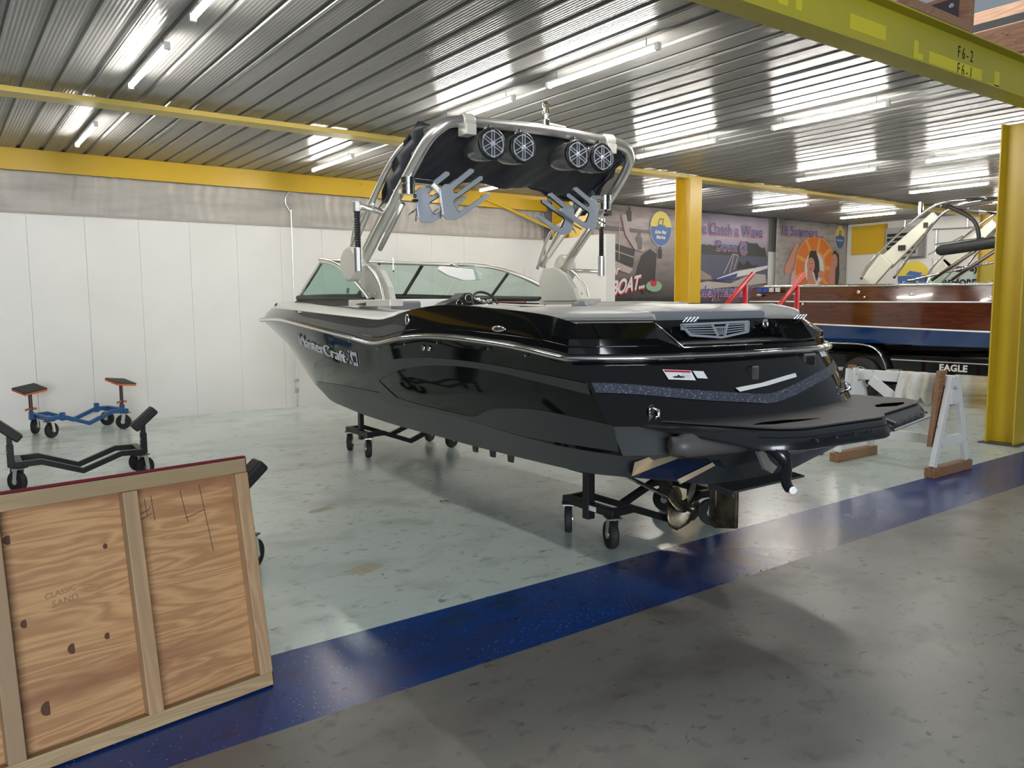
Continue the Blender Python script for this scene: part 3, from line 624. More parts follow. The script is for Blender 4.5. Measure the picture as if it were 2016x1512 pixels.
# white inner dash and registration strip seen through the glass
MB().box(-.55, 1.0, 3.95, 4.0, 1.50, 1.655).build('dash_panel', WHITEG, boat, bevel=.01)
MB().box(-.7, -.35, 2.9, 3.6, 1.15, 1.63).build('passenger_console', mat('console_grey', (.25, .25, .26), .4), boat, bevel=.02)
MB().box(-.98, -.85, 2.5, 2.9, 1.3, 1.62).build('inner_side_panel', WHITEG, boat, bevel=.02)
text('registration_number', 'WN 4712', mat('decal_red', (.5, .12, .1), .5), (.975, 3.1, 1.615), (0, -1, 0), (0, 0, 1), .001, boat)
bpy.data.objects.remove(bpy.data.objects['registration_number'])
MB().add([(.96, 3.9, 1.62), (.98, 3.1, 1.605), (.98, 3.1, 1.632), (.96, 3.9, 1.65)], [(0, 1, 2, 3)]).build('red_trim_strip', mat('faded_red', (.55, .25, .2), .5), boat, thick=.004)
MB().add([(.982, 3.08, 1.605), (.995, 2.72, 1.598), (.995, 2.72, 1.626), (.982, 3.08, 1.632)], [(0, 1, 2, 3)]).build('white_trim_strip', PAPER, boat, thick=.004)
# dash pod with gauges and wheel at the helm
pod = MB(); hp = [(-.30, 0), (-.24, .05), (-.1, .09), (-.02, .15), (.05, .155), (.13, .10), (.25, .10), (.33, .04), (.36, 0)]
pod.prism([(p[0], p[1]) for p in hp], (.48, 3.45, 1.56), (1, 0, 0), (0, 0, 1), -.22); pod.build('dash_pod', BLKP, boat, bevel=.012)
for da, dz, r_ in ((-.10, .045, .038), (.015, .095, .045), (-.2, .02, .016), (-.235, .015, .014), (-.165, .025, .016)):
    MB().lathe([(r_, 0), (r_, .006), (r_*.88, .01), (r_*.84, .004)], (.48+da, 3.445, 1.56+dz), (0, -1, 0), 20).build('gauge_ring', CHROME, boat, smooth=True)
sw = MB(); c_ = Vector((.60, 3.28, 1.60)); ax = Vector((0, -.8, .6)); e1 = Vector((1, 0, 0)); e2 = ax.cross(e1).normalized()
sw.tube([c_+.15*(math.cos(i*math.pi/12)*e1+math.sin(i*math.pi/12)*e2) for i in range(24)], .013, 8, closed=True); whl = sw.build('steering_wheel', BLKP, boat, smooth=True)
sp = MB()
for an in (.5, 2.6, 4.7): sp.tube([c_+ax*.02, c_+.14*(math.cos(an)*e1+math.sin(an)*e2)], [.022, .012], 8)
sp.build('wheel_spoke', CHROME, whl, smooth=True)
# mirror
mr = MB(); MX, MY, MZ = .72, 4.0, 1.93
mp_ = [(-.27, .085), (.20, .05), (.28, .0), (.27, -.065), (.03, -.075), (-.17, -.02), (-.29, .04)]
mr.prism(mp_, (MX, MY, MZ+.0), (1, .0, 0), (0, 0, 1), .04); mo = mr.build('mirror', WHITEG, boat, bevel=.01)
MB().tube([(MX+.02, MY+.0, MZ+.01), (MX+.02, MY+.02, MZ+.07), (MX+.0, MY+.18, MZ+.13)], .016, 8).build('mirror_bracket', ALU, mo, smooth=True)
# tower
def both(fn):
    for s in (-1, 1): fn(s)
tw = MB(); R_ = .042
main = lambda s: [(s*1.08, 2.6, 1.92), (s*1.06, 2.25, 2.21), (s*1.03, 1.8, 2.57), (s*1.0, 1.56, 2.78), (s*.93, 1.47, 2.88), (s*.80, 1.44, 2.935)]
pl = cat_rom(main(-1)+[(-.4, 1.44, 2.955), (0, 1.44, 2.965), (.4, 1.44, 2.955)]+main(1)[::-1], 5)
tw.tube(pl, R_, 14); tower = tw.build('tower_frame', ALU, boat, smooth=True)
fwd = lambda s: [(s*1.07, 2.92, 1.98), (s*1.05, 2.65, 2.25), (s*1.02, 2.25, 2.62), (s*.98, 1.98, 2.82), (s*.9, 1.85, 2.90)]
for s in (-1, 1):
    MB().tube(cat_rom(fwd(s), 4), .028, 10).build('front_leg', ALU, tower, smooth=True)
    MB().bar((s*1.0, 2.72, 2.06), (s*.98, 2.0, 2.62), .02, .05).build('fold_strut', ALU, tower, bevel=.004)
    MB().tube(cat_rom([(s*1.03, 2.95, 1.95), (s*1.05, 2.75, 2.30), (s*1.05, 2.4, 2.42)], 5), .016, 8).build('bow_brace', ALU, tower, smooth=True)
    MB().tube([(s*1.02, 2.35, 2.05), (s*1.0, 1.95, 2.38)], .02, 8).build('gas_strut', ALU, tower, smooth=True)
    MB().lathe([(0, -.05), (.13, -.05), (.145, -.035), (.145, .035), (.13, .05), (0, .05)], (s*1.14, 2.63, 1.94), (s, -.1, 0), 32).build('hinge_disc', ALUC, tower, smooth=False)
    g_ = MB(); g_.prism([(-.15, 0), (.42, 0), (.37, .12), (.24, .25), (.06, .33), (-.12, .33), (-.2, .2)], (s*1.0, 2.62, 1.62), (0, -1, 0), (0, 0, 1), .05*s)
    g_.build('gusset_plate', ALUC, tower, bevel=.006)
    g2 = MB(); g2.tube(cat_rom([(s*1.08, 2.58, 1.97), (s*1.08, 2.38, 1.88), (s*1.08, 2.24, 1.76), (s*1.08, 2.18, 1.63)], 5), .013, 8); g2.build('gusset_rim', ALU, tower, smooth=True)
    MB().box(*sorted((s*.98, s*1.1)), 2.02, 2.85, 1.585, 1.64).build('base_block', ALUC, tower, bevel=.008)
    for k in range(3): MB().lathe([(0, .004), (.010, .004), (.010, 0)], (s*1.055, 2.5-k*.12, 1.69), (s, 0, 0), 8).build('base_bolt', CHROME, tower)
    # grip handle
    gx_, gy_ = s*1.27, 2.22
    MB().lathe([(.021+(.004 if k % 2 else 0), .02+k*.0095) for k in range(32)], (gx_, gy_, 2.03), (0, 0, 1), 14).build('rubber_grip', RUB, tower)
    MB().cyl((gx_, gy_, 1.86), (gx_, gy_, 2.05), .034, 16).build('grip_socket', ALU, tower, smooth=False, bevel=.003)
    MB().cyl((gx_, gy_, 2.33), (gx_, gy_, 2.41), .033, 16).build('grip_socket', ALU, tower, bevel=.003)
    MB().tube([(gx_, gy_, 2.375), (s*1.05, gy_-.05, 2.33)], [.024, .028], 12).build('grip_arm', ALU, tower, smooth=True)
    MB().tube([(gx_, gy_, 1.90), (s*1.1, gy_+.3, 1.92)], .02, 8).build('grip_arm', ALU, tower, smooth=True)
    # rack pivot
    px, py = (-1.04 if s < 0 else .93), 1.78
    MB().lathe([(0, 0), (.052, 0), (.052, .035), (.048, .037), (.048, .041), (.052, .043), (.052, .075), (.048, .077), (.052, .08), (.056, .082), (.056, .125), (.0, .125)], (px, py, 2.43), (0, 0, 1), 24).build('rack_pivot', CHROME, tower)
    MB().bar((s*1.04, 1.88, 2.46), (px, py, 2.45), .07, .03).build('rack_mount', ALUC, tower, bevel=.006)
    MB().tube([(px-s*.03, py-.05, 2.43), (px-s*.03, py-.05, 2.40)], .012, 8).lathe([(0, -.02), (.02, -.02), (.026, -.01), (.02, 0), (0, 0)], (px-s*.03, py-.05, 2.39), (0, 0, 1), 12).build('pivot_knob', RUB, tower)
    MB().bar((px, py, 2.535), (px-s*.20, py-.03, 2.525), .035, .045).build('rack_arm', CHROME, tower, bevel=.008)
    MB().bar((px-s*.19, py-.03, 2.52), (px-s*.30, py-.06, 2.41), .035, .04).build('rack_arm', ALU, tower, bevel=.006)
    prof = [(873, 386), (883, 376), (892, 377), (930, 348), (937, 350), (937, 355), (903, 381), (897, 388), (899, 393), (905, 393), (949, 362), (954, 363), (954, 369), (912, 397), (900, 404), (897, 410), (904, 426), (910, 428), (963, 394), (969, 395), (969, 400), (911, 439), (901, 443), (885, 441), (878, 432)]
    for kk, (dx, dv, dz) in enumerate(((0, 0, 0), (-.14, .14, -.015))):
        if s < 0: org = (px+.26+dx, py-.07+dv, 2.375+dz)
        else: org = (px-.16-(.16 if kk else 0)*1.0-.02, py-.07+dv, 2.375+dz-(.03 if kk else 0))
        P2 = [(-(s)*(x-880)/240/.87, -(y-410)/240+.10*(x-880)/240*(1 if s < 0 else -1)) for x, y in prof]
        if s > 0: P2 = [(p[0]*.92, p[1]*.92+p[0]*-.0) for p in P2]
        rk = MB().prism(P2, org, (1, 0, 0), (0, 0, 1), .022).build('board_rack', ALUB, tower, bevel=.002, tri=False)
        ins = MB()
        for (ia, ib, ic) in ((4, 6, 9), (10, 13, 17)):
            pts = [P2[i] for i in range(ia+1, ic+1)]
            ins.tube([(org[0]+p[0], org[1]-.011, org[2]+p[1]) for p in pts], .008, 6)
        ins.build('rubber_liner', RUB, rk)
        MB().tube([(org[0]-s*-.0, org[1]+.02, org[2]-.02), (org[0]+s*.10, org[1]-.03, org[2]-.08)], .006, 6).tube([(org[0], org[1]+.02, org[2]-.02), (org[0]+s*.04, org[1]-.03, org[2]-.12)], .006, 6).build('rack_lever', CHROME, rk)
for a in (-.72, .66):
    MB().lathe([(R_+.003, -.05), (R_+.016, -.045), (R_+.016, .045), (R_+.003, .05)], (a, 1.44, 2.945), (1, 0, .05), 18).box(a-.04, a+.05, 1.38, 1.5, 2.84, 2.92).build('tower_clamp', ALUC, tower, bevel=.006)
for a in (-.55, -.27, .265, .525):
    c_ = Vector((a, 1.38, 2.785))
    sb = MB().lathe([(.0, .34), (.03, .335), (.07, .29), (.10, .2), (.112, .1), (.115, 0), (.108, -.012), (.0, -.012)], c_, (0, 1, .02), 32).build('speaker_pod', POD, tower, smooth=True)
    MB().lathe([(.092, -.010), (.118, -.010), (.118, -.032), (.104, -.036), (.092, -.02)], c_, (0, 1, 0), 32).build('speaker_ring', BLKP, sb, smooth=True)
    MB().lathe([(.0, -.012), (.092, -.014)], c_, (0, 1, 0), 24).build('speaker_cone', mat('cone', (.05, .05, .055), .5), sb)
    gr = MB()
    for k in range(6):
        an = math.pi/6+k*math.pi/3; d = Vector((math.cos(an), 0, math.sin(an))); pr_ = Vector((-math.sin(an), 0, math.cos(an)))
        for w_ in (-.011, .011): gr.bar(c_+Vector((0, -.035, 0))+pr_*w_, c_+Vector((0, -.035, 0))+pr_*w_+d*.095, .006, .008, (0, 1, 0))
        gr.bar(c_+Vector((0, -.035, 0))+d*.095+pr_*-.016, c_+Vector((0, -.035, 0))+d*.095+pr_*.016, .010, .008, (0, 1, 0))
    gr.lathe([(.088, -.036), (.095, -.036), (.095, -.030), (.088, -.030), (.088, -.036)], c_, (0, 1, 0), 28)
    gr.lathe([(0, -.046), (.012, -.044), (.022, -.036), (.022, -.03)], c_, (0, 1, 0), 16); gr.build('speaker_grille', ALUB, sb)
    MB().cyl((a, 1.43, 2.87), (a, 1.43, 2.94), .03, 14).build('pod_clamp', CHROME, sb, bevel=.004)
MB().lathe([(0, .19), (.028, .19), (.03, .17), (.03, .15), (.022, .148), (.022, .12), (.03, .118), (.03, .10), (.018, .095), (.016, .06), (.03, .05), (.03, 0)], (0.02, 1.44, 2.99), (0, 0, 1), 20).build('anchor_light', CHROME, tower)
MB().bar((0.02, 1.44, 2.995), (.2, 1.44, 2.985), .06, .05).build('light_foot', ALU, tower, bevel=.01)
# canopy cloth slung forward of the top bar
rows = []
for j in range(13):
    t = j/12; row = []
    for i in range(41):
        a = -.97+1.94*i/40; e = abs(a)/.97
        v = 1.52+.10*math.sin(t*math.pi*.5)+.62*t; z = 2.955-.10*e**4-.36*t**1.3-.02*math.sin(i*.55+t*2)*t-.035*(1-e**2)*math.sin(t*math.pi)+.012*math.sin(i*1.7+j)*(.3+e)
        z += (.06*(1-(2*abs(i/40-.5))**2) if j == 12 else 0)
        row.append((a*(1+.03*t), v-.10*e**6*t, z))
    rows.append(row)
cn = MB().grid(rows).build('canopy', CANV, tower, smooth=True, thick=.004)
MB().tube([(p[0], p[1], p[2]-.005) for p in rows[-1]], .012, 8).build('canopy_hem', CANV, cn, smooth=True)
for s in (-1, 1):
    rr_ = []
    for j in range(10):
        t = j/9; rr_.append([(s*(.99+.03*math.sin(j*2.1)+(.03 if k == 1 else 0)), 1.50+.62*t+k*.11+.02*math.sin(j*3+k), 2.90-.50*t+.05*math.sin(t*3.1)+k*.05-.02*k*k+.015*math.sin(j*2.3+k*2)) for k in range(4)])
    MB().grid(rr_).build('canopy_side', CANV, cn, smooth=True, thick=.006)
    MB().tube(cat_rom([(s*.98, 2.1, 2.45), (s*.97, 1.9, 2.62), (s*.9, 1.62, 2.75)], 4), .008, 6).build('canopy_strap', RUB, cn)
MB().tube([(-.78, 2.6, 2.0), (-.78, 2.6, 1.90)], .003, 5).lathe([(0, 0), (.012, -.02), (.004, -.06)], (-.78, 2.6, 1.90), (0, 0, 1), 8).build('hanging_key', CHROME, tower)
# swim platform
zt = .965
plat = [(-.93, -.66), (-.64, -1.22), (-.56, -1.30), (-.45, -1.345), (.20, -1.37), (.27, -1.33), (.30, -1.30), (.96, -1.15), (1.07, -1.07), (1.10, -.97), (1.02, -.62), (.60, -.80), (0, -.9), (-.5, -.84)]
def grow(P, k):
    cxx = sum(p[0] for p in P)/len(P); cyy = sum(p[1] for p in P)/len(P); return [(cxx+(p[0]-cxx)*(1+k), cyy+(p[1]-cyy)*(1+k*1.2)) for p in P]
pr_ = rpoly(plat, .05, 3); N = len(pr_); m_ = MB()
def lim(P): return [(p[0], min(p[1], -.55)) for p in P]
rows = []
for k, z in ((-.16, zt+.001), (-.07, zt), (-.02, zt-.008), (.0, zt-.02), (.035, zt-.045), (.055, zt-.075), (.055, zt-.095), (.02, zt-.105), (-.05, zt-.105)): 
    g_ = grow(pr_, k); g_ = [(p[0], p[1] if p[1] < -.95 else q[1]) for p, q in zip(g_, grow(pr_, min(k, 0)))]; row = [(p[0], p[1], zt+(z-zt)*min(1, max(.22, (-.60-q[1])/.62))) for p, q in zip(g_, pr_)]; rows.append(row+[row[0]])
m_.grid(rows); m_.add(rows[0][:-1], [tuple(range(N))]); m_.add(rows[-1][:-1], [tuple(range(N))])
sp_ = m_.build('swim_platform', PADR, boat, weld=.0005); autosmooth(sp_, 40)
gp = [(p[0], p[1], zt+.003) for p in grow(rpoly(plat, .05, 3), -.035)]
MB().prism([(p[0], p[1]) for p in gp], (0, 0, zt+.002), (1, 0, 0), (0, 1, 0), .008).build('traction_pad', PAD, sp_, tri=True)
gp2 = grow(pr_, .022); 
MB().tube([(p[0], p[1], zt-.033) for p in gp2 if p[1] < -1.2 and p[0] < .2], .005, 6).build('rim_groove', BLKP, sp_)
MB().tube([(.33, -1.335, zt-.082), (1.03, -1.165, zt-.082)], .008, 6).build('rim_trim', CHROME, sp_)
MB().bar((.25, -1.27, zt-.003), (.285, -1.375, zt-.04), .03, .02).build('rim_bridge', BLKP, sp_, bevel=.006)
for k in range(10):
    a = -.42+k*.075*1.0; MB().lathe([(0, .006), (.008, .005), (.011, 0)], (-.45+k*.16 if k < 4 else .34+(k-4)*.12, -1.395 if k < 4 else -1.365+(k-4)*.035, zt-.05), (0, -.5, .8), 10).build('rim_button', BLKP, sp_)
def vent(pts): MB().prism(pts, (0, 0, zt+.0095), (1, 0, 0), (0, 1, 0), .002).build('platform_vent', mat('vent_black', (.003, .003, .003), .9, spec=0), sp_)
vent([(-.60, -1.12), (-.5, -1.10), (-.35, -1.115), (-.13, -1.19), (-.3, -1.19), (-.5, -1.175)]); vent([(.52, -1.12), (.58, -1.07), (.70, -1.05), (.86, -1.09), (.80, -1.13), (.66, -1.16)])
for k in range(5): MB().box(-.05+k*.01, .40-k*.01, -.955-k*.035, -.95-k*.035, zt+.0095, zt+.0105).build('pad_groove', BLKP, sp_)
for k in range(9):
    a = -.8+k*.2; MB().lathe([(0, .004), (.007, .003), (.009, 0)], (a, sternv(a, .94)-.04, zt+.008), (0, 0, 1), 8).build('pad_button', BLKP, sp_)
# under-platform brackets, exhaust, tabs
MB().tube(cat_rom([(-.60, -1.15, .90), (-.60, -1.27, .86), (-.56, -1.30, .80), (-.52, -1.27, .70), (-.48, -1.26, .655)], 4), [.036]*8+[.026]*9, 10).build('platform_bracket', PADR, boat, smooth=True)
MB().cyl((-.50, -1.30, .655), (-.46, -1.24, .655), .02, 10).build('bracket_pin', CHROME, boat)
MB().tube([(-.95, -.90, .868), (-.90, -.92, .868), (-.89, -.92, .868), (-.40, -.95, .85), (-.35, -.95, .845), (-.33, -.95, .842)], [.05, .052, .062, .062, .055, .035], 24).build('exhaust_resonator', GREYP, boat, smooth=True)
MB().prism([(0, 0), (.06, -.10), (.12, -.13), (.16, -.1), (.1, -.06), (.05, 0)], (-.55, -1.1, .83), (1, 0, 0), (0, 0, 1), .02).build('hook_bracket', ALU, boat)
def quad(name, pts, mt, th=.006): return MB().add(pts, [tuple(range(len(pts)))]).build(name, mt, boat, thick=th)
P1, P2, P3, P4, P5 = (-1.086, -.75, .700), (-1.066, -.75, .772), (-.85, -.75, .806), (-.708, -.75, .823), (-.588, -.77, .768)
Q1, Q2, Q3 = (-.964, -.95, .706), (-.711, -.95, .761), (-.86, -.86, .785)
quad('surf_tab_plate', [P1, P2, P3, Q3], TABM); quad('surf_tab_plate', [Q3, P3, P4, P5], mat('olive_tab_plate', (.42, .38, .10), .25, .5))
quad('surf_tab_face', [P1, Q3, P5, Q2, Q1], TABB); quad('surf_tab_flange', [Q1, Q2, (-.70, -.96, .745), (-.955, -.965, .685)], TABM, .012)
quad('surf_tab_wing', [P5, (-.50, -.80, .76), (-.60, -.95, .72), Q2], TABB)
quad('trim_plate', [(-.36, -.63, .545), (-.44, -.87, .545), (.23, -.85, .545), (.28, -.65, .545)], PLATE, .012)
quad('trim_plate_lip', [(-.44, -.875, .545), (-.43, -.875, .525), (-.36, -.64, .525), (-.365, -.63, .545)], GREYP, .01)
MB().box(-.25, .15, -.68, -.66, .55, .60).build('tab_hinge', CHROME, boat, bevel=.004)
MB().lathe([(0, 0), (.035, 0), (.035, .02), (.0, .02)], (-.02, -.70, .60), (.2, -1, 0), 16).build('tab_actuator_boot', RUB, boat)
# rudder, prop, strut, fins
MB().prism([(0, .46), (-.22, .46), (-.22, .19), (-.05, .155), (0, .17)], (.0, -.31, 0), (0, 1, 0), (0, 0, 1), .03).build('rudder', BRASS, boat, bevel=.008)
MB().cyl((.015, -.36, .3), (.015, -.36, .50), .02, 12).build('rudder_stock', BRASS, boat)
MB().tube([(0, -.12, .25), (0, .9, .42)], .014, 10).build('propeller_shaft', CHROME, boat, smooth=True)
MB().prism([(0, 0), (.09, 0), (.16, .14), (.02, .14)], (-.01, .0, .26), (0, 1, 0), (0, 0, 1), .02).build('shaft_strut', BRASS, boat, bevel=.004)
hub = MB().tube([(0, -.01, .26), (0, -.05, .258), (0, -.16, .245), (0, -.19, .24)], [.02, .03, .026, .012], 14).build('propeller_hub', BRASS, boat, smooth=True)
for k in range(4):
    an = .7+k*math.pi/2; bl = []
    for i in range(6):
        r_ = .02+.155*i/5; wd = .035+.085*math.sin(min(1, i/5*.95+.12)*math.pi)**.8; pc = .9-.5*i/5; row = []
        for j in range(7):
            q_ = (j/6-.5)*wd*2; th = q_*math.cos(pc)/max(r_, .05)+an+.25*i/5; row.append((r_*math.cos(th), -.10-q_*math.sin(pc)*.7+.01*i/5, .25+r_*math.sin(th)))
        bl.append(row)
    MB().grid(bl).build('propeller_blade', BRASS, hub, smooth=True, thick=.005)
for v, mt in ((2.54, BRASS), (2.24, PLATE), (1.95, BRASS)):
    MB().prism([(-.065, .40), (.065, .40), (.035, .21), (-.035, .21)], (-.01, v, 0), (0, 1, 0), (0, 0, 1), .02).build('tracking_fin', mt, boat, bevel=.003)
# cleats, filler, vents, lights on the sides
def dome(name, v, z, rw, rh, mt=CHROME, dep=.012, s=-1):
    c_ = (s*(hullw(v, z)+.002), v, z); m_ = MB(); n = 20; rows = []
    for rr__, h in ((1, 0), (.96, .5), (.7, .85), (.35, 1), (.02, 1)):
        rows.append([(c_[0]+s*dep*h, c_[1]+rw*rr__*math.cos(2*math.pi*i/n), c_[2]+rh*rr__*math.sin(2*math.pi*i/n)) for i in range(n+1)])
    return m_.grid(rows).build(name, mt, boat, smooth=True, weld=.0001)
for s in (-1, 1):
    dome('pop_up_cleat', 3.851, 1.53, .055, .014, s=s); dome('pop_up_cleat', .325, 1.444, .075, .022, s=s)
    dome('filler_cap', 1.494, 1.485, .028, .045, s=s)
    for v in (1.262, 1.185): dome('thru_hull_ring', v, 1.292, .02, .022, s=s); dome('thru_hull_hole', v, 1.292, .011, .013, INK, .014, s=s)
for s in (-1, 1): MB().tube([(s*.93, 5.36, 1.56), (s*.93, 5.36, 1.60), (s*.90, 5.42, 1.615)], .014, 8).lathe([(0, .03), (.016, .02), (.02, 0)], (s*.93, 5.34, 1.59), (0, 0, 1), 10).build('bow_cleat', CHROME, boat)
for i in range(0, 60, 5):
    p = RG['R'][i]; MB().lathe([(0, .003), (.007, .002), (.008, 0)], (p[0]*1.0-.0, p[1], p[2]-.045), (-1, 0, 0), 8).build('rail_screw', CHROME, boat)
# raised hull name lettering on the port bow (v decreases to the right)
def hull_text(body, v0, z0, v1, z1, size, mt, sx, off=.001):
    ex = Vector((0, v1-v0, z1-z0)).normalized()
    ob = text('hull_name', body, mt, (0, 0, 0), (1, 0, 0), (0, 1, 0), size, boat, .006, off, .98)
    me = ob.data; xs = [v.co.x for v in me.vertices]; L = max(xs)-min(xs); x0_ = min(xs)
    for v in me.vertices:
        t = (v.co.x-x0_)/L; vv = v0+(v1-v0)*t; zz = z0+(z1-z0)*t+v.co.y*(1-.12*t); vv -= 0; v.co = Vector((-(hullw(vv, zz)+.014+v.co.z), vv, zz))
    return ob
hull_text('MasterCraft', 3.92, 1.205, 2.66, 1.10, .16, LETC, 1, -.002)
for k, (v0, v1, z0, z1) in enumerate(((2.60, 2.52, 1.10, 1.215), (2.52, 2.42, 1.09, 1.205))):
    MB().grid([[(-(hullw(v, z)+.006), v, z) for v in (v0, v1)] for z in (z0, z1)]).build('model_badge', LETC if k == 0 else ALUB, boat, thick=.004)
def hull_strip(name, pts, mt, off=.012):
    MB().add([(-(hullw(v, z)+off), v, z) for v, z in pts], [tuple(range(len(pts)))]).build(name, mt, boat, thick=.002)
hull_strip('badge_x', [(2.62, 1.215), (2.60, 1.215), (2.50, 1.095), (2.53, 1.095)], INK); hull_strip('badge_x', [(2.53, 1.215), (2.55, 1.215), (2.62, 1.095), (2.60, 1.095)], INK, .0125)
hull_strip('badge_panel', [(2.51, 1.175), (2.43, 1.168), (2.43, 1.115), (2.50, 1.12)], INK, .0125)

# ================================================================== DOLLIES
def wheel_set(t, x, y, r=.095, rz=0., top=.215, plate=True):
    c_, s_ = math.cos(rz), math.sin(rz); e = empty('caster', (x, y, 0), rz); e.parent = t
    MB().lathe([(0, -.022), (r*.55, -.022), (r*.6, -.026), (r*.93, -.026), (r, -.014), (r, .014), (r*.93, .026), (r*.6, .026), (r*.55, .022), (0, .022)], (.03, 0, r), (0, 1, 0), 28).build('wheel', TYRE, e, smooth=False)
    MB().lathe([(0, -.031), (r*.28, -.031), (r*.28, .031), (0, .031)], (.03, 0, r), (0, 1, 0), 12).build('hub', ALU, e)
    yk = MB()
    for s in (-1, 1): yk.prism([(-.012, top-.012), (.035, top-.012), (.052, r-.012), (.04, r-.024), (.02, r-.022), (.008, r)], (0, s*.034-.002, 0), (1, 0, 0), (0, 0, 1), .004)
    yk.box(-.03, .045, -.038, .038, top-.016, top-.008); yk.build('yoke', ALU, e)
    MB().box(-.055, .055, -.045, .045, top-.006, top+.002).build('mount_plate', PLATE, e)
    return e
def dolly(name, loc, rz, mt, W_, D_, rot, posts, low=.13, hi=.245, bw=.05, extra=None):
    t = empty(name, loc, rz); w = W_/2
    for s in (-1, 1):
        y = s*D_/2; pts = [(-w, y, hi), (-w+.17, y, hi+.005), (0, y, low), (w-.17, y, hi+.005), (w, y, hi)]
        for a, b in zip(pts[:-1], pts[1:]): pass
        m_ = MB()
        prof = []
        for p in pts: prof += [[(p[0], p[1]-bw/2, p[2]-bw/2), (p[0], p[1]+bw/2, p[2]-bw/2), (p[0], p[1]+bw/2, p[2]+bw/2), (p[0], p[1]-bw/2, p[2]+bw/2), (p[0], p[1]-bw/2, p[2]-bw/2)]]
        m_.grid(prof); m_.add(prof[0][:4], [(0, 1, 2, 3)]); m_.add(prof[-1][:4], [(0, 1, 2, 3)]); m_.build('cross_rail', mt, t, weld=.0005, bevel=.004, seg=1)
    for s in (-1, 1):
        MB().box(s*w-.03, s*w+.03, -D_/2-.03, D_/2+.03, hi-bw/2-.001, hi+bw/2+.001).build('end_rail', mt, t, bevel=.004)
    k = 0
    for sx in (-1, 1):
        for sy in (-1, 1): wheel_set(t, sx*w, sy*D_/2, rz=rot[k], top=hi-bw/2-.001); k += 1
    for (x, y, z0, z1, wd) in posts: MB().box(x-wd/2, x+wd/2, y-wd/2, y+wd/2, z0, z1).build('post', mt, t, bevel=.003)
    return t
bl_ = lambda a, v: (3.98+a*math.cos(math.radians(1.8))+v*math.sin(math.radians(1.8)), 3.6-a*math.sin(math.radians(1.8))+v*math.cos(math.radians(1.8)), 0)
d1 = dolly('boat_dolly', bl_(-.01, .28), -math.radians(1.8), BLKP, .98, .46, (1.2, .9, 2.2, 2.0), [(-.50, 0, .16, .515, .06), (.50, 0, .16, .515, .06)])
MB().box(-.60, -.40, -.10, .10, .49, .52).build('bunk_pad', RUB, d1); MB().box(.40, .60, -.10, .10, .49, .52).build('bunk_pad', RUB, d1)
MB().box(-.5225, -.5205, -.10, .02, .225, .258).build('maker_label', PAPER, d1)
tag(d1, 'black steel caster dolly under the stern of the black boat', 'boat dolly')
d2 = dolly('boat_dolly', bl_(-.0, 4.12), -math.radians(1.8), BLKP, .98, .50, (1.3, 1.0, .4, .6), [(-.46, 0, .16, .475, .05), (.46, 0, .16, .475, .05)])
tag(d2, 'black steel caster dolly under the bow of the black boat', 'boat dolly')
def padded(loc, rz, lab, lean=.0):
    t = dolly('boat_dolly', loc, rz, BLKP, .98, .34, (2.2, 1.8, .6, .4), [(-.54, 0, .20, .40, .055), (.54, 0, .20, .40, .055), (-.54, 0, .38, .52, .042), (.54, 0, .38, .52, .042)])
    for s in (-1, 1):
        o = MB().box(-.13, .13, -.07, .07, -.04, .04).build('bunk_pad', RUB, t, bevel=.018, seg=3); o.location = (s*.555, 0, .53); o.rotation_euler = (0, s*-math.radians(42), 0)
        MB().cyl((s*.54-.03, -.03, .34), (s*.54-.03, .03, .34), .008, 8).build('post_pin', CHROME, t)
    return tag(t, lab, 'boat dolly')
padded((1.03, 8.13, 0), -.02, 'black caster dolly with tilted black pads, standing behind the plywood crate panel')
padded((.97, 4.86, 0), .05, 'black caster dolly mostly hidden by the plywood panel, one pad showing at its right edge')
bd_ = dolly('boat_dolly', (1.48, 11.43, 0), .24, BLUEP, .92, .50, (.5, .9, 2.4, 2.2), [(-.52, .14, .20, .30, .05), (.52, -.02, .20, .30, .05), (-.30, -.24, .2, .30, .05), (.30, .24, .2, .32, .05)], hi=.24)
for s, y, dz in ((-1, .14, .10), (1, -.02, .12)):
    MB().cyl((s*.52, y, .30), (s*.52, y, .46+dz), .022, 12).build('jack_screw', mat('dark_steel', (.1, .08, .07), .4, .7), bd_)
    MB().tube([(s*.52-.07, y-.03, .33), (s*.52, y, .345), (s*.52+.07, y+.03, .33)], .015, 8).build('jack_handle', ORG, bd_)
    o = MB().box(-.15, .15, -.12, .12, -.018, .008).build('jack_plate', ORG, bd_, bevel=.004); o.location = (s*.52, y, .48+dz); o.rotation_euler = (.25, .12*s, .3)
    p_ = MB().box(-.15, .15, -.12, .12, .009, .02).build('plate_pad', RUB, bd_, bevel=.003); p_.location = o.location; p_.rotation_euler = o.rotation_euler
    MB().lathe([(.025, 0), (.06, .03), (.07, .05)], (s*.52, y, .43+dz), (0, 0, 1), 12).build('jack_cone', ORG, bd_)
tag(bd_, 'blue caster dolly with two orange topped jack pads against the white wall', 'boat dolly')

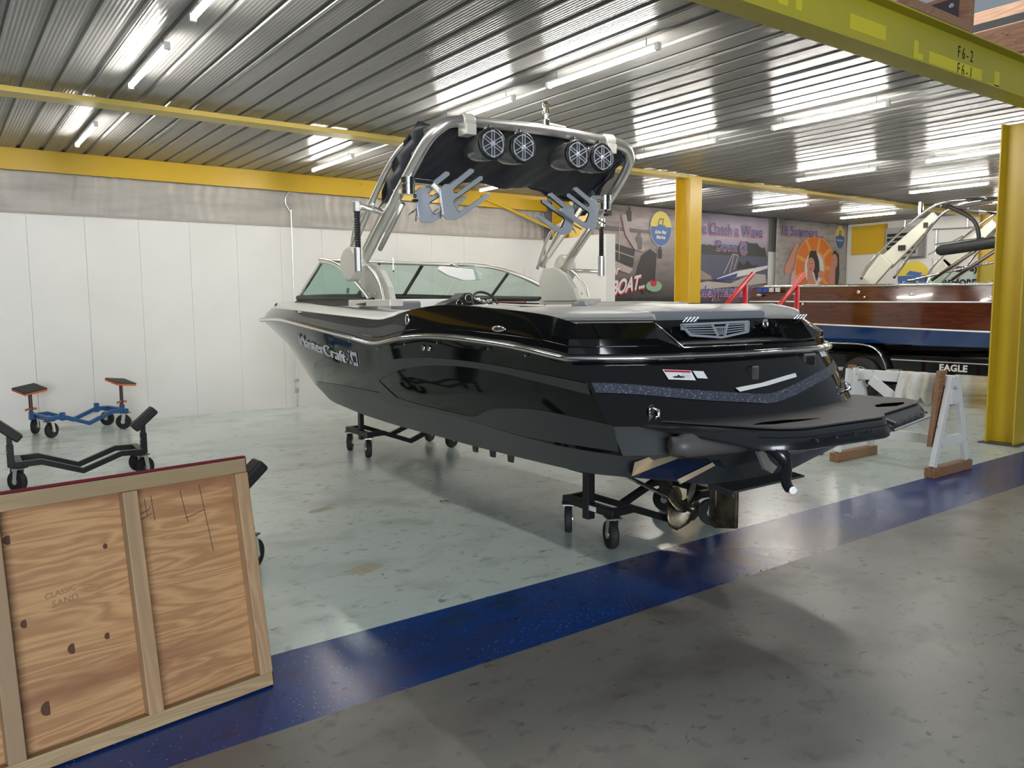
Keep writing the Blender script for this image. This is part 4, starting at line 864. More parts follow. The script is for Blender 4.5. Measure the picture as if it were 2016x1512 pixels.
# ================================================================== PLYWOOD PANEL (leaning)
pn = empty('crate_panel', (1.07, 3.165, .012)); tag(pn, 'large plywood panel framed in pale studs with red carpet back, leaning in the left foreground', 'panel')
rzp = .155; leanp = math.radians(10.5)
pn.rotation_euler = (-leanp, 0, rzp)
Wp, Hp = 1.75, .96
MB().box(-Wp, 0, .058, .072, 0, Hp).build('plywood_sheet', PLY, pn)
MB().box(-Wp-.005, .006, .0725, .082, -.004, Hp+.012).box(.001, .008, .02, .082, 0, Hp+.01).box(-Wp, .006, .03, .082, Hp+.001, Hp+.012).build('carpet_backing', REDC, pn, bevel=.003)
MB().box(-Wp, 0, .012, .057, 0, .055).build('bottom_rail', STUDH, pn, bevel=.003)
MB().box(-Wp, 0, .012, .057, Hp-.058, Hp).build('top_rail', STUDH, pn, bevel=.003)
for i, xx in enumerate((-.055, -.505, -.965, -1.43)):
    MB().box(xx, xx+.055, .004, .056, .056, Hp-.059).build('stud', STUD, pn, bevel=.003)
KN = mat('knot', (.10, .045, .025), .7)
for x_, z_, r_ in ((-.72, .37, .018), (-.60, .38, .012), (-.82, .19, .024), (-.86, .50, .014), (-.57, .71, .010), (-.88, .80, .016), (-.48+.02, .20, .012)):
    MB().lathe([(0, .0012), (r_, .001), (r_*1.05, 0)], (x_, .0578, z_), (.2, -1, 0), 14).build('knot', KN, pn)
STM = mat('faded_stamp', (.26, .16, .09), .8); PEN = mat('pen_line', (.06, .04, .03), .8)
text('stamp', 'CLASSIC', STM, (-.79, .0565, .565), (1, 0, .12), (0, 0, 1), .028, pn, .0003); text('stamp', 'SAND', STM, (-.77, .0565, .53), (1, 0, .12), (0, 0, 1), .034, pn, .0003)
def pen(pts): MB().tube([(p[0], .0572, p[1]) for p in pts], .0013, 5).build('pen_mark', PEN, pn)
pen([(-.445, .80), (-.40, .815), (-.39, .83)]); pen([(-.41, .86), (-.407, .79)]); pen([(-.385, .87), (-.38, .77)]); pen([(-.27, .87), (-.255, .75), (-.25, .74)]); pen([(-.262, .755), (-.18, .775)]); pen([(-.19, .88), (-.165, .60)]); pen([(-.45, .775), (-.39, .80)])

# ================================================================== SAWHORSE + RAG + BLOCKS
sh_ = empty('sawhorse', (7.56, 3.93, 0)); tag(sh_, 'chipped white painted sawhorse on brown timber skids behind the swim platform', 'sawhorse')
def bx(name, mt, a, b, w, h, par=sh_, up=(0, 0, 1)): return MB().bar(a, b, w, h, up).build(name, mt, par, bevel=.003, seg=1)
for i, y in enumerate((-.48, .46)):
    bx('skid', BRN, (-.38, y, .045), (.36, y, .045), .09, .088)
    bx('leg', WPAINT, (-.32, y, .09), (-.05, y, .90), .045, .07, up=(1, 0, 0)); bx('leg', WPAINT, (.31, y, .09), (.04, y, .90), .045, .07, up=(1, 0, 0))
    bx('leg_brace', WPAINT, (-.24, y+.02, .30), (.24, y+.02, .30), .03, .09); bx('head_block', WPAINT, (-.10, y-.01, .72), (.10, y-.01, .72), .05, .14)
    bx('timber_stake', BRN, (-.24 if i == 0 else -.05, y+.06, .26), (-.12 if i == 0 else .0, y+.06, .95), .04, .10, up=(1, 0, 0))
bx('timber_stake', BRN, (-.02, -.38, .26), (.0, -.38, .95), .04, .09, up=(1, 0, 0)); bx('picket', WPAINT, (-.18, .42, .3), (-.10, .42, .93), .03, .07, up=(1, 0, 0)); bx('picket', WPAINT, (-.26, .44, .3), (-.20, .44, .93), .03, .06, up=(1, 0, 0))
bx('top_rail', WPAINT, (.0, -.50, .86), (0, .50, .86), .045, .10); bx('bottom_rail', WPAINT, (-.05, -.46, .30), (-.05, .46, .30), .03, .09)
bx('diagonal_brace', WPAINT, (-.03, -.42, .33), (-.03, .30, .82), .025, .10)
rows = []
for j in range(9):
    t = j/8*math.pi*1.0; row = []
    for i in range(17):
        y = 3.60+i*.022; d = .06+.02*math.sin(i*.8); hang = .31+.04*math.sin(i*.9)
        u_ = (j/8-.5)*2
        xx = 7.56+(abs(u_)**.35)*math.copysign(d, u_)+.014*math.sin(i*1.1+j*.5); zz = .925-hang*max(0, abs(u_)-.15)**1.1*1.1
        row.append((xx, y+.02*math.sin(j*1.7), zz))
    rows.append(row)
tag(MB().grid(rows).build('rag', CLOTH, smooth=True, thick=.006, sub=1), 'crumpled off-white rag draped over the sawhorse top rail', 'cloth')
o = MB().box(-.09, .09, -.08, .08, 0, .10).build('timber_block', BRN, bevel=.004); o.location = (7.0, 4.80, 0); tag(o, 'small brown timber block on the floor under the swim platform, left of the sawhorse', 'wood block')
o = MB().box(-.05, .05, -.05, .05, 0, .16).build('timber_block', BRN, bevel=.004); o.location = (7.42, 4.72, 0); o.rotation_euler = (0, 0, .3); tag(o, 'upright brown timber block just left of the sawhorse skid', 'wood block')

# ================================================================== SECOND BOAT ON TRAILER
b2 = empty('mahogany_boat', (13.45, 6.2, 0)); tag(b2, 'dark mahogany, blue and black runabout with tower, on a trailer at the right', 'boat')
def ring2(w, z, y0, y1, bow, rake=0, n=26):
    """starboard stern -> bow -> port, local coords: stern at +y0, bow at -y"""
    st = []
    for i in range(n):
        t = i/(n-1); y = y0+(y1-y0)*t; f = 1-max(0, (t-.45)/.55)**2.3; st.append((-w*max(f, 0)*(1-.06*(1-t)**4), y, z+bow*t))
    return st+[(-p[0], p[1], p[2]) for p in st[::-1]]
L2 = [(1.22, 1.87, 3.05, -4.0, -.08), (1.25, 1.60, 3.1, -3.95, -.06), (1.245, 1.24, 3.1, -3.75, -.17), (1.19, .93, 3.1, -3.3, -.04), (1.05, .82, 3.1, -2.9, .0), (.02, .55, 3.1, -2.4, .12)]
RG2 = [ring2(w, z, y0, y1, bo) for w, z, y0, y1, bo in L2]
def skin2(name, a, b, mt):
    m_ = MB(); rows = [[tuple(p[k]*(1-t)+q[k]*t for k in range(3)) for p, q in zip(RG2[a], RG2[b])] for t in (0, .25, .5, .75, 1)]
    m_.grid(rows); m_.grid([[r[0] for r in rows], [r[-1] for r in rows]]); return autosmooth(m_.build(name, mt, b2, weld=.0005), 30)
skin2('upper_side', 0, 1, MAHO); skin2('lower_side', 1, 2, MAHO); skin2('blue_band', 2, 3, BLUEG); skin2('hull_bottom', 3, 5, GEL)
MB().tube([(p[0]*1.006, p[1], p[2]) for p in RG2[0]], .022, 8).build('gunwale_rail', CHROME, b2, smooth=True)
MB().tube([(p[0]*1.004, p[1], p[2]) for p in RG2[1]], .012, 6).build('rub_strip', PAPER, b2, smooth=True); MB().tube([(p[0]*1.004, p[1], p[2]) for p in RG2[2]], .014, 6).build('boot_stripe', PAPER, b2, smooth=True)
n2 = len(RG2[0])//2
MB().grid([[RG2[0][i] for i in range(n2)], [(p[0]*.2, p[1], p[2]+.03) for p in RG2[0][:n2]], [(-p[0]*.2, p[1], p[2]+.03) for p in RG2[0][:n2]], [(-RG2[0][i][0], RG2[0][i][1], RG2[0][i][2]) for i in range(n2)]]).build('deck', MAHO, b2)
def stud2(y, z, r, r2=None, mt=CHROME, nm='side_fitting'):
    t = (3.1-y)/7; MB().lathe([(0, .012), (r*.6, .010), (r, 0)], (-1.24, y, z), (-1, 0, 0), 16).build(nm, mt, b2, smooth=True)
for y, z, r in ((.93, 1.74, .03), (.82, 1.66, .02), (2.05, 1.55, .022), (1.95, 1.55, .022)): stud2(y, z, r)
for y, z in ((2.85, 1.72), (2.1, 1.73), (.05, 1.69), (-1.1, 1.64)):
    o = MB().lathe([(0, .014), (.04, .010), (.05, 0)], (0, 0, 0), (-1, 0, 0), 20).build('side_vent', CHROME, b2, smooth=True); o.location = (-1.243, y, z); o.scale = (1, 1.2, .45)
BLS = mat('logo_blue', (.02, .06, .3), .4)
for k, mt in enumerate((BLS, BLS, CHROME, CHROME)): MB().box(-1.262, -1.243, 2.78-k*.13, 2.88-k*.13, 1.765, 1.84).build('side_logo', mt, b2)
# tower of the second boat
CREAM = mat('cream_tower', (.62, .62, .52), .3, .2)
def flat(name, pts, mt, th): return MB().add(pts, [tuple(range(len(pts)))]).build(name, mt, b2, thick=th)
for s in (-1, 1):
    x_ = s*1.05
    def seg(y0, z0, y1, z1, w0, w1, nm='tower_leg', mt=CREAM): 
        d = Vector((0, y1-y0, z1-z0)).normalized(); p = Vector((0, -d.z, d.y)); a = Vector((x_, y0, z0)); b = Vector((x_, y1, z1))
        MB().add([a+p*w0, b+p*w1, b-p*w1, a-p*w0], [(0, 1, 2, 3)]).build(nm, mt, b2, thick=.06, bevel=.01)
    seg(.85, 1.90, .55, 2.25, .12, .13); seg(.60, 2.20, -.15, 2.88, .13, .07)
    MB().box(x_-.04, x_+.075, .28, .38, 2.38, 2.46).build('tower_slot', BLKP, b2); MB().box(x_-.04, x_+.075, -.05, .0, 2.7, 2.78).build('tower_slot', BLKP, b2)
    MB().tube(cat_rom([(x_, 1.0, 1.95), (x_, .75, 2.33), (x_, -.05, 2.98), (x_*.9, -.5, 3.08), (x_*.5, -.8, 3.1)], 5), .022, 8).build('tower_tube', CHROME, b2, smooth=True)
    MB().tube(cat_rom([(x_, .45, 1.95), (x_, .1, 2.45), (x_, -.3, 2.92), (x_*.85, -.75, 3.05), (x_*.4, -1.0, 3.08)], 5), .022, 8).build('tower_tube', CHROME, b2, smooth=True)
    MB().tube([(x_, -.15, 1.90), (x_*.95, -1.7, 3.0)], .03, 8).tube([(x_, -.45, 1.90), (x_*.95, -2.0, 3.0)], .03, 8).build('tower_tube', CHROME, b2, smooth=True)
MB().tube([(-1.0, -.2, 3.02), (1.0, -.2, 3.02)], .025, 8).tube([(-1.0, -1.7, 3.0), (1.0, -1.7, 3.0)], .025, 8).tube([(-.7, -.2, 3.0), (-.7, -1.7, 3.0)], .02, 8).tube([(.7, -.2, 3.0), (.7, -1.7, 3.0)], .02, 8).build('tower_crossbar', CHROME, b2, smooth=True)
MB().tube([(-.2, .5, 2.98), (-.2, .5, 3.2)], .04, 12).build('anchor_light', CHROME, b2)
MB().tube(cat_rom([(-1.1, -.35, 3.0), (-1.15, -.75, 2.75), (-1.15, -.85, 2.45)], 5), .03, 8).build('mirror_arm', RUB, b2, smooth=True)
MB().tube([(-1.2, -.28, 2.33), (-1.2, -.34, 2.34), (-1.2, -1.2, 2.42), (-1.2, -1.27, 2.42)], [.05, .085, .085, .05], 14).build('speaker_bolster', RUB, b2, smooth=True)
MB().tube([(-.9, -.1, 2.35), (-.9, -.9, 2.42)], .015, 6).tube([(-.9, -.1, 2.45), (-.9, -.8, 2.5)], .015, 6).tube([(-.9, 0, 2.3), (-.9, -.5, 2.55)], .012, 6).build('board_rack', CHROME, b2)
MB().tube(cat_rom([(-1.1, .2, 1.9), (-1.0, -.5, 2.05), (-.9, -1.4, 2.2), (-.6, -2.2, 2.22), (0, -2.5, 2.22), (.6, -2.2, 2.22), (1.0, -1.0, 2.1)], 5), .018, 8).build('windshield_rail', CHROME, b2, smooth=True)
gl2 = MB(); gp_ = cat_rom([(-1.1, .2, 1.9), (-1.0, -.5, 2.05), (-.9, -1.4, 2.2), (-.6, -2.2, 2.22), (0, -2.5, 2.22)], 5); gl2.grid([gp_, [(p[0]*1.05, p[1]-.0, 1.86) for p in gp_]]); gl2.build('windshield_glass', GLASS, b2, smooth=True)
# trailer
tr = empty('boat_trailer', (13.45, 6.2, 0)); tag(tr, 'black tandem trailer with chrome fender trim under the mahogany boat, lettered EAGLE', 'trailer')
for s in (-1, 1):
    x_ = s*1.22
    MB().box(*sorted((x_, x_-s*.08)), -3.6, 2.2, .50, .72).build('frame_rail', GEL, tr, bevel=.008)
    MB().box(*sorted((x_+s*.001, x_+s*.006)), -3.4, .35, .665, .68).build('pin_stripe', ALU, tr)
    for y in (.82, 1.62):
        cc = (x_-s*.02, y, .345)
        ty = MB().lathe([(.19, -.10), (.22, -.11), (.30, -.105), (.34, -.07), (.345, 0), (.34, .07), (.30, .105), (.22, .11), (.19, .10)], cc, (s, 0, 0), 36).build('tyre', TYRE, tr, smooth=True)
        rm = MB().lathe([(.2, .10), (.185, .095), (.17, .05), (.0, .04)], cc, (s, 0, 0), 30).build('rim', BLKP, ty, smooth=True)
        k_ = MB()
        for i in range(10):
            an = i*math.pi/5; k_.bar((cc[0]+s*.075, cc[1]+.03*math.cos(an), cc[2]+.03*math.sin(an)), (cc[0]+s*.085, cc[1]+.185*math.cos(an+.08), cc[2]+.185*math.sin(an+.08)), .014, .012, (1, 0, 0))
        k_.lathe([(.178, .092), (.19, .10), (.195, .098)], cc, (s, 0, 0), 30); k_.build('wheel_spokes', ALU, ty)
    arch = [(2.15, .55), (2.1, .75), (1.9, .88), (1.2, .90), (.75, .89), (.52, .80), (.40, .62), (.35, .47)]
    ac = cat_rom([(a, b) for a, b in arch], 4)
    MB().grid([[(x_-s*.2, a, b) for a, b in ac], [(x_+s*.10, a, b) for a, b in ac]]).build('fender', GEL, tr, smooth=True, thick=.01)
    MB().tube([(x_+s*.105, a, b+.004) for a, b in ac], .014, 8).build('fender_trim', CHROME, tr, smooth=True)
    MB().box(*sorted((x_-s*.15, x_+s*.10)), .16, .36, .44, .52).build('fender_step', ALU, tr, bevel=.01)
MB().box(-1.2, 1.2, .75, .89, .30, .38).box(-1.2, 1.2, 1.55, 1.69, .30, .38).box(-1.2, 1.2, -2.2, -2.1, .5, .6).box(-.06, .06, -4.6, 2.1, .44, .53).build('axle_crossmember', GEL, tr)
for s in (-1, 1): MB().box(s*.5-.05, s*.5+.05, -2.4, 2.6, .62, .70).build('bunk', RUB, tr)
MB().box(-.05, .05, -4.62, -4.52, 0, .5).build('tongue_jack', ALU, tr)
text('lettering', 'EAGLE', mat('cream_letter', (.6, .58, .5), .5), (-1.224, -.40, .545), (0, -1, 0), (0, 0, 1), .135, tr, .002, .005, 1.05)
# red guide posts
for i, (y_, lab) in enumerate(((7.0, 'red steel A-frame guide post, the left one of two behind the black boat'), (6.98, 'red steel A-frame guide post, the right one, against the mahogany hull'))):
    x0_ = (9.14, 10.32)[i]; t = empty('guide_post', (x0_, y_, 0)); tag(t, lab, 'post', 'red guide posts')
    MB().tube([(0, 0, 0), (0, 0, 1.82)], .035, 14).build('upright', RED, t, smooth=True); MB().tube([(.16, 0, 1.99), (-.45, 0, 1.52), (-.95, 0, 1.12)], .032, 14).build('diagonal', RED, t, smooth=True)
    MB().cyl((.155, 0, 1.985), (.163, 0, 1.992), .032, 14).build('end_cap', PAPER, t); MB().tube([(-.95, 0, 1.12), (-1.0, 0, 0)], .03, 12).build('rear_upright', RED, t, smooth=True); MB().box(-1.1, .15, -.05, .05, 0, .04).build('foot', RED, t)

# ================================================================== BANNERS
def banner(x0, x1, z0, z1, mt, lab):
    t = empty('banner', ((x0+x1)/2, 11.93, z0)); w = (x1-x0)/2; h = z1-z0; rows = []
    for j in range(9): rows.append([(-w+2*w*i/40, .012*math.sin(i*.8+j*.5)*(j/8)**2, h*j/8-(.015*(1-abs(math.cos(i*math.pi/10))) if j == 8 else 0)) for i in range(41)])
    MB().grid(rows).build('sheet', mt, t, smooth=True, thick=.003); tag(t, lab, 'banner'); return t, w, h
def shape(t, nm, pts, mt, d=.02): return MB().add([(p[0], -d, p[1]) for p in pts], [tuple(range(len(pts)))]).build(nm, mt, t, thick=.0012)
def ell(cx_, cz, rx, rz, n=24, a0=0, a1=2*math.pi): return [(cx_+rx*math.cos(a0+(a1-a0)*i/n), cz+rz*math.sin(a0+(a1-a0)*i/n)) for i in range(n if a1-a0 > 6 else n+1)]
PB = mat('print_blue', (.05, .07, .30), .5); PR_ = mat('print_red', (.55, .03, .06), .5); PY = mat('print_yellow', (.75, .60, .08), .5); PBL = mat('print_lake_blue', (.06, .14, .36), .5); PWH = mat('print_white', (.72, .70, .68), .5)
def outlined(t, body, x, z, sz, fill=PB, edge=PR_, halo=PWH, d=.024, sh_=0, sx=1, sp=1.):
    text('print_lettering', body, edge, (x+.02*sz, -d, z-.05*sz), (1, 0, 0), (0, 0, 1), sz, t, .0005, .035*sz, sp, shear=sh_, sx=sx)
    text('print_lettering', body, halo, (x, -d-.003, z), (1, 0, 0), (0, 0, 1), sz, t, .0005, .028*sz, sp, shear=sh_, sx=sx)
    text('print_lettering', body, fill, (x, -d-.006, z), (1, 0, 0), (0, 0, 1), sz, t, .0005, .006*sz, sp, shear=sh_, sx=sx)
def emblem(t, cx_, cz, rx, rz, words=True, par=None):
    shape(t, 'emblem_edge', ell(cx_, cz, rx*1.05, rz*1.04), PWH, .022); shape(t, 'emblem_sky', ell(cx_, cz, rx, rz), PY, .0245)
    a0 = .12; shape(t, 'emblem_water', ell(cx_, cz, rx, rz, 20, math.pi-a0+.0, 2*math.pi+a0), PBL, .027)
    shape(t, 'emblem_boat', [(cx_-.45*rx, cz+.12*rz), (cx_-.2*rx, cz+.28*rz), (cx_+.45*rx, cz+.20*rz), (cx_+.35*rx, cz+.08*rz), (cx_-.3*rx, cz+.05*rz)], PBL, .029)
    MB().tube([(cx_-.3*rx, -.03, cz+.27*rz), (cx_-.18*rx, -.03, cz+.55*rz), (cx_+.2*rx, -.03, cz+.58*rz), (cx_+.12*rx, -.03, cz+.25*rz)], .012, 4).build('emblem_mast', PBL, t)
    if words:
        text('emblem_lettering', 'Echo Bay', PWH, (cx_-.62*rx, -.031, cz-.28*rz), (1, 0, .02), (0, 0, 1), .30*rx, t, .0004, .004, shear=.3); text('emblem_lettering', 'Marina', PWH, (cx_-.5*rx, -.031, cz-.58*rz), (1, 0, 0), (0, 0, 1), .33*rx, t, .0004, .004, shear=.3)
bm1 = grad_mat('banner_lake_dusk', (.40, .33, .31), (.04, .036, .036), .25, 1.5, ((2, 1, 9), .4, (.09, .08, .08)))
t, w, h = banner(9.95, 13.27, 1.45, 3.57, bm1, 'lake photo banner with a pontoon boat and slanted BOAT lettering, left of the column')
X = lambda px: px  # banner-local metres
c0 = (9.95+13.27)/2
def L(xw, zw): return (xw-c0, zw-1.45)
GP = mat('print_grey', (.13, .12, .12), .5); GL = mat('print_pale', (.42, .35, .33), .5); DK = mat('print_dark', (.045, .04, .04), .5)
L0 = L
L = lambda xw, zw: (min(xw-.25, 13.2)-c0, zw+.27-1.45)
shape(t, 'far_shore', [L(10, 2.86), L(11.2, 2.88), L(12.4, 2.84), L(13.2, 2.84), L(13.2, 2.77), L(10, 2.79)], GP)
shape(t, 'pontoon_hull', [L(10.2, 2.12), L(11.2, 2.10), L(12.0, 1.92), L(12.1, 2.02), L(11.3, 2.26), L(10.2, 2.32)], GL, .022)
shape(t, 'pontoon_cabin', [L(10.2, 2.33), L(11.25, 2.31), L(12.1, 2.06), L(12.15, 2.42), L(11.3, 2.58), L(10.2, 2.6)], DK, .0225)
m_ = MB()
for a, b in ((L(10.2, 2.45), L(11.3, 2.44)), (L(11.3, 2.44), L(12.12, 2.26)), (L(11.25, 2.3), L(11.25, 2.95)), (L(11.7, 2.2), L(11.7, 2.98)), (L(10.5, 2.6), L(11.1, 2.32)), (L(11.0, 2.97), L(11.75, 2.97)), (L(11.0, 2.62), L(11.0, 2.97))): m_.bar((a[0], -.026, a[1]), (b[0], -.026, b[1]), .02, .004, (0, 1, 0))
m_.build('pontoon_rails', GL, t)
shape(t, 'water_slide', [L(11.75, 3.1), L(11.9, 3.12), L(12.0, 2.75), L(12.25, 2.5), L(12.45, 2.46), L(12.4, 2.38), L(12.15, 2.42), L(11.88, 2.7)], GL, .028)
for (fx, fz, sc) in ((11.42, 3.25, 1.0), (11.98, 3.15, .9), (12.28, 2.62, 1.1), (12.9, 2.4, .8)):
    shape(t, 'printed_figure', [L(fx-.05*sc, fz-.18*sc), L(fx+.06*sc, fz-.18*sc), L(fx+.07*sc, fz+.02*sc), L(fx+.03*sc, fz+.08*sc), L(fx+.03*sc, fz+.14*sc), L(fx-.03*sc, fz+.14*sc), L(fx-.03*sc, fz+.08*sc), L(fx-.08*sc, fz+.03*sc)], DK if fx != 12.28 else GP, .029)
shape(t, 'dark_reflection', [L(12.2, 1.9), L(12.35, 2.3), L(12.6, 2.45), L(12.8, 2.35), L(12.75, 1.7), L(12.4, 1.5)], DK, .0215)
shape(t, 'swim_ring', ell(*L0(12.48, 1.94), .24, .12), mat('print_green', (.25, .42, .28), .5), .022); shape(t, 'ring_rider', ell(*L0(12.46, 2.02), .10, .09), PR_, .0245); shape(t, 'ring_rider_hair', [L0(12.40, 2.05), L0(12.46, 2.25), L0(12.52, 2.05)], DK, .027)
emblem(t, *L0(12.67, 3.15), .31, .36)
L = L0
text('print_lettering', 'Better', PR_, (L(10.78, 2.1)[0]+.01, -.022, L(10.78, 2.1)[1]-.015), (1, 0, .12), (0, 0, 1), .26, t, .0005, .01, shear=.35); text('print_lettering', 'Better', PWH, (L(10.78, 2.1)[0], -.026, L(10.78, 2.1)[1]), (1, 0, .12), (0, 0, 1), .26, t, .0005, .006, shear=.35)
text('print_lettering', 'BOAT...', PR_, (L(11.22, 1.74)[0]+.015, -.022, L(11.22, 1.74)[1]-.02), (1, 0, .18), (0, 0, 1), .40, t, .0005, .018, .95, shear=.35, sx=.78); text('print_lettering', 'BOAT...', PWH, (L(11.22, 1.74)[0], -.026, L(11.22, 1.74)[1]), (1, 0, .18), (0, 0, 1), .40, t, .0005, .012, .95, shear=.35, sx=.78)
text('print_lettering', 'e', PWH, (L(11.06, 1.80)[0], -.026, L(11.1, 1.80)[1]), (1, 0, .14), (0, 0, 1), .26, t, .0005, .006, shear=.35)
# banner 2
bm2 = grad_mat('banner_wave_sky', (.42, .36, .44), (.09, .08, .11), .7, 1.6, ((1.2, 1, 5), .5, (.50, .44, .46)))
c0 = (13.8+16.42)/2; L = lambda xw, zw: (xw-c0, zw-1.47)
t, w, h = banner(13.3, 16.42, 1.47, 3.57, bm2, 'wake boat photo banner reading Come Catch a Wave, right of the column'); c0 = (13.3+16.42)/2
LB = L; L = lambda xw, zw: (xw-c0, zw+.24-1.47)
GT = mat('print_trees', (.05, .06, .05), .5)
tp = [L(13.35, 2.6)]+[L(13.35+.1*i, 2.62+.05*random.random()+(.1 if 19 < i < 27 else 0)) for i in range(30)]+[L(16.35, 2.42), L(13.35, 2.42)]
shape(t, 'tree_line', tp, GT); shape(t, 'lake_water', [L(13.35, 2.42), L(16.38, 2.42), L(16.38, 1.9), L(13.35, 1.85)], mat('print_water', (.10, .10, .15), .5), .0215)
shape(t, 'wake_spray', [L(13.4, 1.72), L(14.2, 1.82), L(15.0, 1.78), L(15.8, 2.02), L(16.3, 2.0), L(16.35, 1.80), L(15.4, 1.72), L(14.4, 1.66), L(13.6, 1.64)], mat('print_spray', (.48, .42, .38), .5), .0235)
shape(t, 'wake_curl', [L(13.4, 2.3), L(13.55, 2.2), L(14.3, 1.95), L(14.35, 1.86), L(13.4, 1.84)], mat('print_curl', (.30, .25, .2), .5), .0238)
shape(t, 'printed_boat', [L(14.5, 1.88), L(15.2, 2.06), L(16.38, 2.22), L(16.36, 2.15), L(15.6, 1.98), L(14.6, 1.84)], PWH, .026); shape(t, 'printed_boat_side', [L(14.5, 1.87), L(15.25, 2.02), L(15.2, 1.93), L(14.6, 1.83)], PB, .028)
m_ = MB()
for a, b in ((L(14.75, 2.0), L(15.05, 2.45)), (L(14.95, 2.02), L(15.1, 2.45)), (L(15.05, 2.45), L(15.25, 2.43)), (L(15.25, 2.43), L(15.1, 2.1))): m_.bar((a[0], -.03, a[1]), (b[0], -.03, b[1]), .03, .004, (0, 1, 0))
m_.build('printed_tower', GL, t)
shape(t, 'printed_crew', [L(15.2, 2.1), L(15.3, 2.3), L(15.45, 2.2), L(15.6, 2.32), L(15.8, 2.2), L(16.0, 2.24), L(15.9, 2.15)], DK, .0265)
L = lambda xw, zw: (xw-c0, zw-1.47)
outlined(t, 'Come Catch a Wave', L(13.28, 0)[0], L(0, 3.12)[1], .36, sx=.95, sp=.98); outlined(t, 'Down @', L(14.46, 0)[0], L(0, 2.76)[1], .33, sx=.9); outlined(t, 'echobaymarina', L(13.33, 0)[0], L(0, 1.72)[1], .36, sh_=.2)
# banner 3
bm3 = grad_mat('banner_summer', (.42, .38, .36), (.34, .32, .30), .2, 1.8, ((2.5, 1, 8), .6, (.20, .19, .16)))
c0 = (16.72+19.80)/2; L = lambda xw, zw: (xw-c0, zw-1.55)
t, w, h = banner(16.72, 19.80, 1.55, 3.60, bm3, 'banner reading 18 Summers with children and an orange-slice swim ring')
OR_ = mat('print_orange', (.72, .20, .04), .5); OL = mat('print_orange_light', (.80, .36, .12), .5); SK = mat('print_skin', (.62, .27, .2), .5); PK = mat('print_pink', (.70, .38, .42), .5)
shape(t, 'pink_shirt', [L(17.3, 1.9), L(17.35, 2.3), L(17.6, 2.5), L(17.8, 2.2), L(17.8, 1.9)], PK, .022); shape(t, 'printed_arm', [L(17.05, 2.4), L(17.5, 3.05), L(17.62, 3.0), L(17.3, 2.3), L(17.1, 2.25)], SK, .0225)
c3 = L(18.35, 2.45); shape(t, 'orange_ring', ell(*c3, .88, .80, 32), OL, .024); 
for k in range(9):
    a0 = k*2*math.pi/9+.05; a1 = a0+.58; shape(t, 'orange_segment', [(c3[0]+.84*math.cos(a0+(a1-a0)*i/5), c3[1]+.76*math.sin(a0+(a1-a0)*i/5)) for i in range(6)]+[(c3[0]+.46*math.cos(a1-.06), c3[1]+.45*math.sin(a1-.06)), (c3[0]+.46*math.cos(a0+.06), c3[1]+.45*math.sin(a0+.06))], OR_, .0265)
shape(t, 'ring_opening', ell(*L(18.30, 2.42), .42, .42), PWH, .029)
shape(t, 'dark_hair', [L(18.0, 2.6), L(18.1, 2.86), L(18.35, 2.88), L(18.5, 2.6), L(18.55, 2.3), L(18.4, 2.1), L(18.3, 2.3), L(18.1, 2.5)], DK, .0315)
shape(t, 'printed_face', ell(*L(18.14, 2.50), .17, .20), SK, .034); shape(t, 'printed_arm', [L(18.0, 2.35), L(18.2, 2.35), L(18.4, 2.0), L(18.3, 1.92), L(18.0, 2.1)], SK, .033); shape(t, 'printed_hand', ell(*L(18.6, 2.28), .13, .10), SK, .033)
shape(t, 'printed_eye', ell(*L(18.09, 2.54), .022, .012, 10), DK, .036); shape(t, 'printed_eye', ell(*L(18.2, 2.55), .022, .012, 10), DK, .036); shape(t, 'printed_mouth', ell(*L(18.13, 2.41), .05, .018, 10), PR_, .036)
shape(t, 'long_hair', [L(19.05, 2.75), L(19.2, 2.92), L(19.4, 2.8), L(19.45, 2.3), L(19.4, 1.95), L(19.28, 1.95), L(19.2, 2.4)], DK, .026); shape(t, 'printed_face', ell(*L(19.19, 2.62), .14, .20), SK, .029)
shape(t, 'printed_arm', [L(19.0, 2.5), L(19.25, 2.45), L(19.25, 1.9), L(18.95, 1.9)], SK, .0275); shape(t, 'printed_eye', ell(*L(19.14, 2.66), .02, .012, 10), DK, .031); shape(t, 'printed_eye', ell(*L(19.25, 2.66), .02, .012, 10), DK, .031); shape(t, 'printed_mouth', ell(*L(19.19, 2.52), .03, .012, 10), PR_, .031)
outlined(t, '18 Summers....', L(16.82, 0)[0], L(0, 3.22)[1], .33, sx=.95); emblem(t, *L(19.42, 3.25), .20, .30, False)
text('emblem_lettering', 'Echo Bay', PWH, (L(19.28, 3.15)[0], -.031, L(0, 3.16)[1]), (1, 0, 0), (0, 0, 1), .07, t, .0004, .002)
# right wall furnishings
def wall_panel_sign(name, y0, y1, z0, z1, mt, lab, cat):
    t = empty(name, (19.83, (y0+y1)/2, z0)); MB().box(-.03, 0, -(y1-y0)/2, (y1-y0)/2, 0, z1-z0).build('board', mt, t, bevel=.004); tag(t, lab, cat); return t
t = wall_panel_sign('wall_heater', 9.85, 10.75, 2.62, 3.42, mat('heater_grey', (.33, .33, .32), .5, .3), 'grey heater cabinet high on the right wall behind the tower', 'heater')
MB().box(-.34, -.03, -.42, .42, .05, .78).build('cabinet', MATS['heater_grey'], t, bevel=.01)
for k in range(5): MB().box(-.352, -.34, -.36, .36, .12+k*.11, .19+k*.11).build('louvre', BLKP, t)
MB().tube([(-.2, 0, .78), (-.2, 0, .95)], .02, 8).build('hanger', ALU, t)
t = wall_panel_sign('poster', 9.68, 10.55, 1.75, 2.62, CONC, 'round marina emblem sign with yellow sky on the right wall', 'sign')
